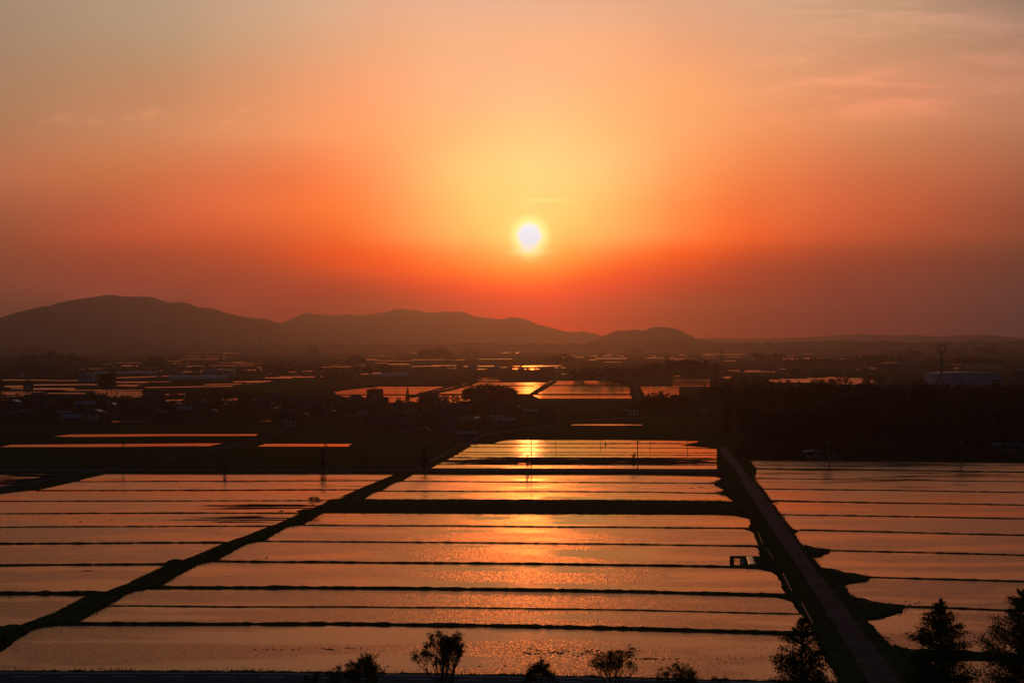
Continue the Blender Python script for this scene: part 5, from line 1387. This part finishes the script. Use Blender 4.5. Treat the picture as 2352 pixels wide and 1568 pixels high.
hall('warehouse', 2264, 846, 60, 16, 5, .6, M['white_wall'], M['metal_roof'], 0, 'long low hall in the haze above the blue factory', 'warehouse', 1, 5)
hall('shed', 1870, 1053.5, 7, 5, 2.6, .5, M['metal_blue'], M['metal_blue'], .1, 'small bluish hut at the foot of the black wood', 'shed', 1, 2)
hall('shed', 1912, 1053, 9, 5, 2.4, .5, M['wood'], M['tile'], .1, 'low dark hut at the foot of the black wood', 'shed', 1, 2)
hall('shed', 2318, 1040, 12, 6, 3.2, .4, M['metal_blue'], M['metal_blue'], .05, 'bluish hut before the black wood near the right edge', 'shed', 1, 2)

def tunnel(px, py, L, w, h, rz, label, mat='sheet', name='greenhouse'):
    X, Y = G(px, py); r = empty(name, (X, Y, 0), rz); m = MB(); n = 12
    pts = [(w/2*math.cos(math.pi*k/n), h*math.sin(math.pi*k/n)) for k in range(n+1)]
    for (a, za), (b, zb) in zip(pts, pts[1:]): m.face([(-L/2,a,za), (L/2,a,za), (L/2,b,zb), (-L/2,b,zb)])
    for s in (-1, 1): m.face([(s*L/2, a, z) for a, z in pts][::s])
    m.build('cover', M[mat], r); f = MB()
    for k in range(max(3, int(L/2.5))+1):
        x = -L/2 + L*k/max(3, int(L/2.5))
        for (a, za), (b, zb) in zip(pts, pts[1:]): f.tube((x, a*1.01, za*1.01), (x, b*1.01, zb*1.01), .03, .03, 4, cap=False)
    f.build('hoop', M['steel'], r); tag(r, label, 'greenhouse'); return r
tunnel(898, 864, 42, 8, 4, .22, 'long pale greenhouse tunnel on the far green field')
tunnel(455, 870, 70, 8, 4, .0, 'long dim greenhouse tunnel among the far left plots')
tunnel(290, 858, 90, 7, 3.2, .0, 'very long faint greenhouse at the far left')

# seedling bed in the paddy by the lane: earth rim, shallow pool, plank and plastic cover
def rim(x0, y0, x1, y1, w=.9, h=.35):
    n = max(2, int(math.hypot(x1-x0, y1-y0)/.7)); d = Vector((x1-x0, y1-y0, 0)).normalized(); s = Vector((-d.y, d.x, 0)); m = MB()
    for i in range(n+1):
        p = Vector((x0,y0,0)).lerp(Vector((x1,y1,0)), i/n); k = 1 + .3*fbm(p.x, p.y, 2, 3)
        for t, z in ((-.6,0),(-.3,h*k),(.3,h*k),(.6,0)): q = p + s*w*t*k; m.v.append((q.x, q.y, z))
    for i in range(n):
        for j in range(3): q = i*4+j; m.f.append((q,q+4,q+5,q+1)); m.m.append(0)
    return struct(m.build('earth_bank', M['soil']))
c00, c01, c10, c11 = G(1680, 1300.5), G(1680, 1278), G(1750, 1301), G(1748, 1279)
rim(*c00, *c01, .7, .2); rim(*c01, *c11, .7, .2)
def quad_at(pts, z, name, mat, parent=None):
    m = MB(); m.face([(*G(*p), z) for p in pts]); o = m.build(name, M[mat], parent)
    if o.data.polygons[0].normal.z < 0: o.data.flip_normals()
    return o
struct(quad_at([(1683,1299),(1750,1300),(1748,1280),(1683,1280)], .10, 'soil', 'grass'))
M['water_seed'] = water_mat('seedling_pool', .02, .01, (.53, (2.6, .9, 1)))
struct(quad_at([(1685.5,1298.4),(1700,1298.6),(1699.5,1283.5),(1686,1283)], .115, 'water', 'water_seed'))
p0, p1 = Vector((*G(1703.6, 1284.5), 0)), Vector((*G(1706, 1298.6), 0)); d = p1 - p0
o = MB(); o.box(-.13, .13, -d.length/2, d.length/2, 0, .06); o = o.build('plank', M['white_wall']); o.location = ((p0.x+p1.x)/2, (p0.y+p1.y)/2, .16); o.rotation_euler = (0, 0, math.atan2(d.y, d.x) - math.pi/2)
tag(o, 'narrow pale plank lying in the seedling bed beside the lane', 'plank')
p0, p1 = Vector((*G(1722, 1281), 0)), Vector((*G(1728, 1298.8), 0)); d = p1 - p0
t = tunnel(1712, 1288, d.length, 1.5, .30, math.atan2(d.y, d.x), 'low plastic-covered seedling row at the right paddy end beside the lane', 'sheet', 'seedling_cover')
t['category'] = 'plant cover'; t.location = ((p0.x+p1.x)/2, (p0.y+p1.y)/2, .12)

# sign post on the right verge, and the bird wading in the paddy
X, Y = G(2086/1.0 - 0, 1452); X, Y = G(1987, 1447)
m = MB(); m.tube((0,0,0), (0,0,3.2), .05, .045, 8); m.tube((-.09,0,3.2), (.09,0,3.2), .05, .05, 6); o = m.build('marker_post', M['steel']); o.location = (X, Y, .3)
tag(o, 'thin grey marker post on the verge right of the lane', 'post')

bxx, byy = G(612.3, 1287)
r = empty('wading_bird', (bxx, byy, WATER_Z), -.2)
body = MB()
def ell(mb, c, ax, rx, ry, rz_, n=12, m_=8, tilt=0.0):
    b = len(mb.v)
    for j in range(m_+1):
        ph = math.pi*j/m_
        for k in range(n):
            a = 2*math.pi*k/n; x = rx*math.cos(ph); y = ry*math.sin(ph)*math.cos(a); z = rz_*math.sin(ph)*math.sin(a)
            x, z = x*math.cos(tilt) - z*math.sin(tilt), x*math.sin(tilt) + z*math.cos(tilt)
            mb.v.append((c[0]+x, c[1]+y, c[2]+z))
    for j in range(m_):
        for k in range(n): mb.f.append((b+j*n+k, b+j*n+(k+1)%n, b+(j+1)*n+(k+1)%n, b+(j+1)*n+k)); mb.m.append(0)
ell(body, (0,0,.47), 0, .26, .085, .11, tilt=.35)
neck = [Vector(p) for p in ((.18,0,.55),(.25,0,.63),(.23,0,.72),(.27,0,.80),(.31,0,.85))]
for i, (a, b) in enumerate(zip(neck, neck[1:])): body.tube(a, b, .045-.007*i, .04-.007*i, 8)
ell(body, (.34,0,.865), 0, .055, .03, .032)
body.tube((.385,0,.865), (.53,0,.84), .014, .003, 6)
body.tube((-.2,0,.40), (-.36,0,.33), .05, .015, 6)
for s in (-1, 1):
    body.tube((.02,s*.035,.42), (-.01,s*.04,.22), .016, .010, 6); body.tube((-.01,s*.04,.22), (.02,s*.04,0), .010, .008, 6); body.tube((.02,s*.04,.005), (.09,s*.04,.002), .008, .005, 5)
bo = body.build('body', M['feather'], r, smooth=True)
tag(r, 'small heron-like bird wading in the left part of the central paddies', 'bird'); r.scale = (1.15, 1.15, 1.15)

# ------------------------------------------------------------------ evening haze over the whole plain
hm = bpy.data.materials.new('haze'); hm.use_nodes = True
ht = NT(hm.node_tree); hm.node_tree.nodes.clear()
pv = ht.node('ShaderNodeVolumePrincipled')
pv.inputs['Color'].default_value = (.50, .49, .52, 1)
pv.inputs['Density'].default_value = 1.05e-4
pv.inputs['Anisotropy'].default_value = .83
ho = ht.node('ShaderNodeOutputMaterial'); ht.link(pv.outputs[0], ho.inputs['Volume'])
m = MB(); m.box(-7900, 7900, -2100, 14900, -2.0, 420.0)
o = m.build('haze', hm); o['kind'] = 'stuff'; o['label'] = 'orange evening haze lying over the plain and hills'; o['category'] = 'haze'
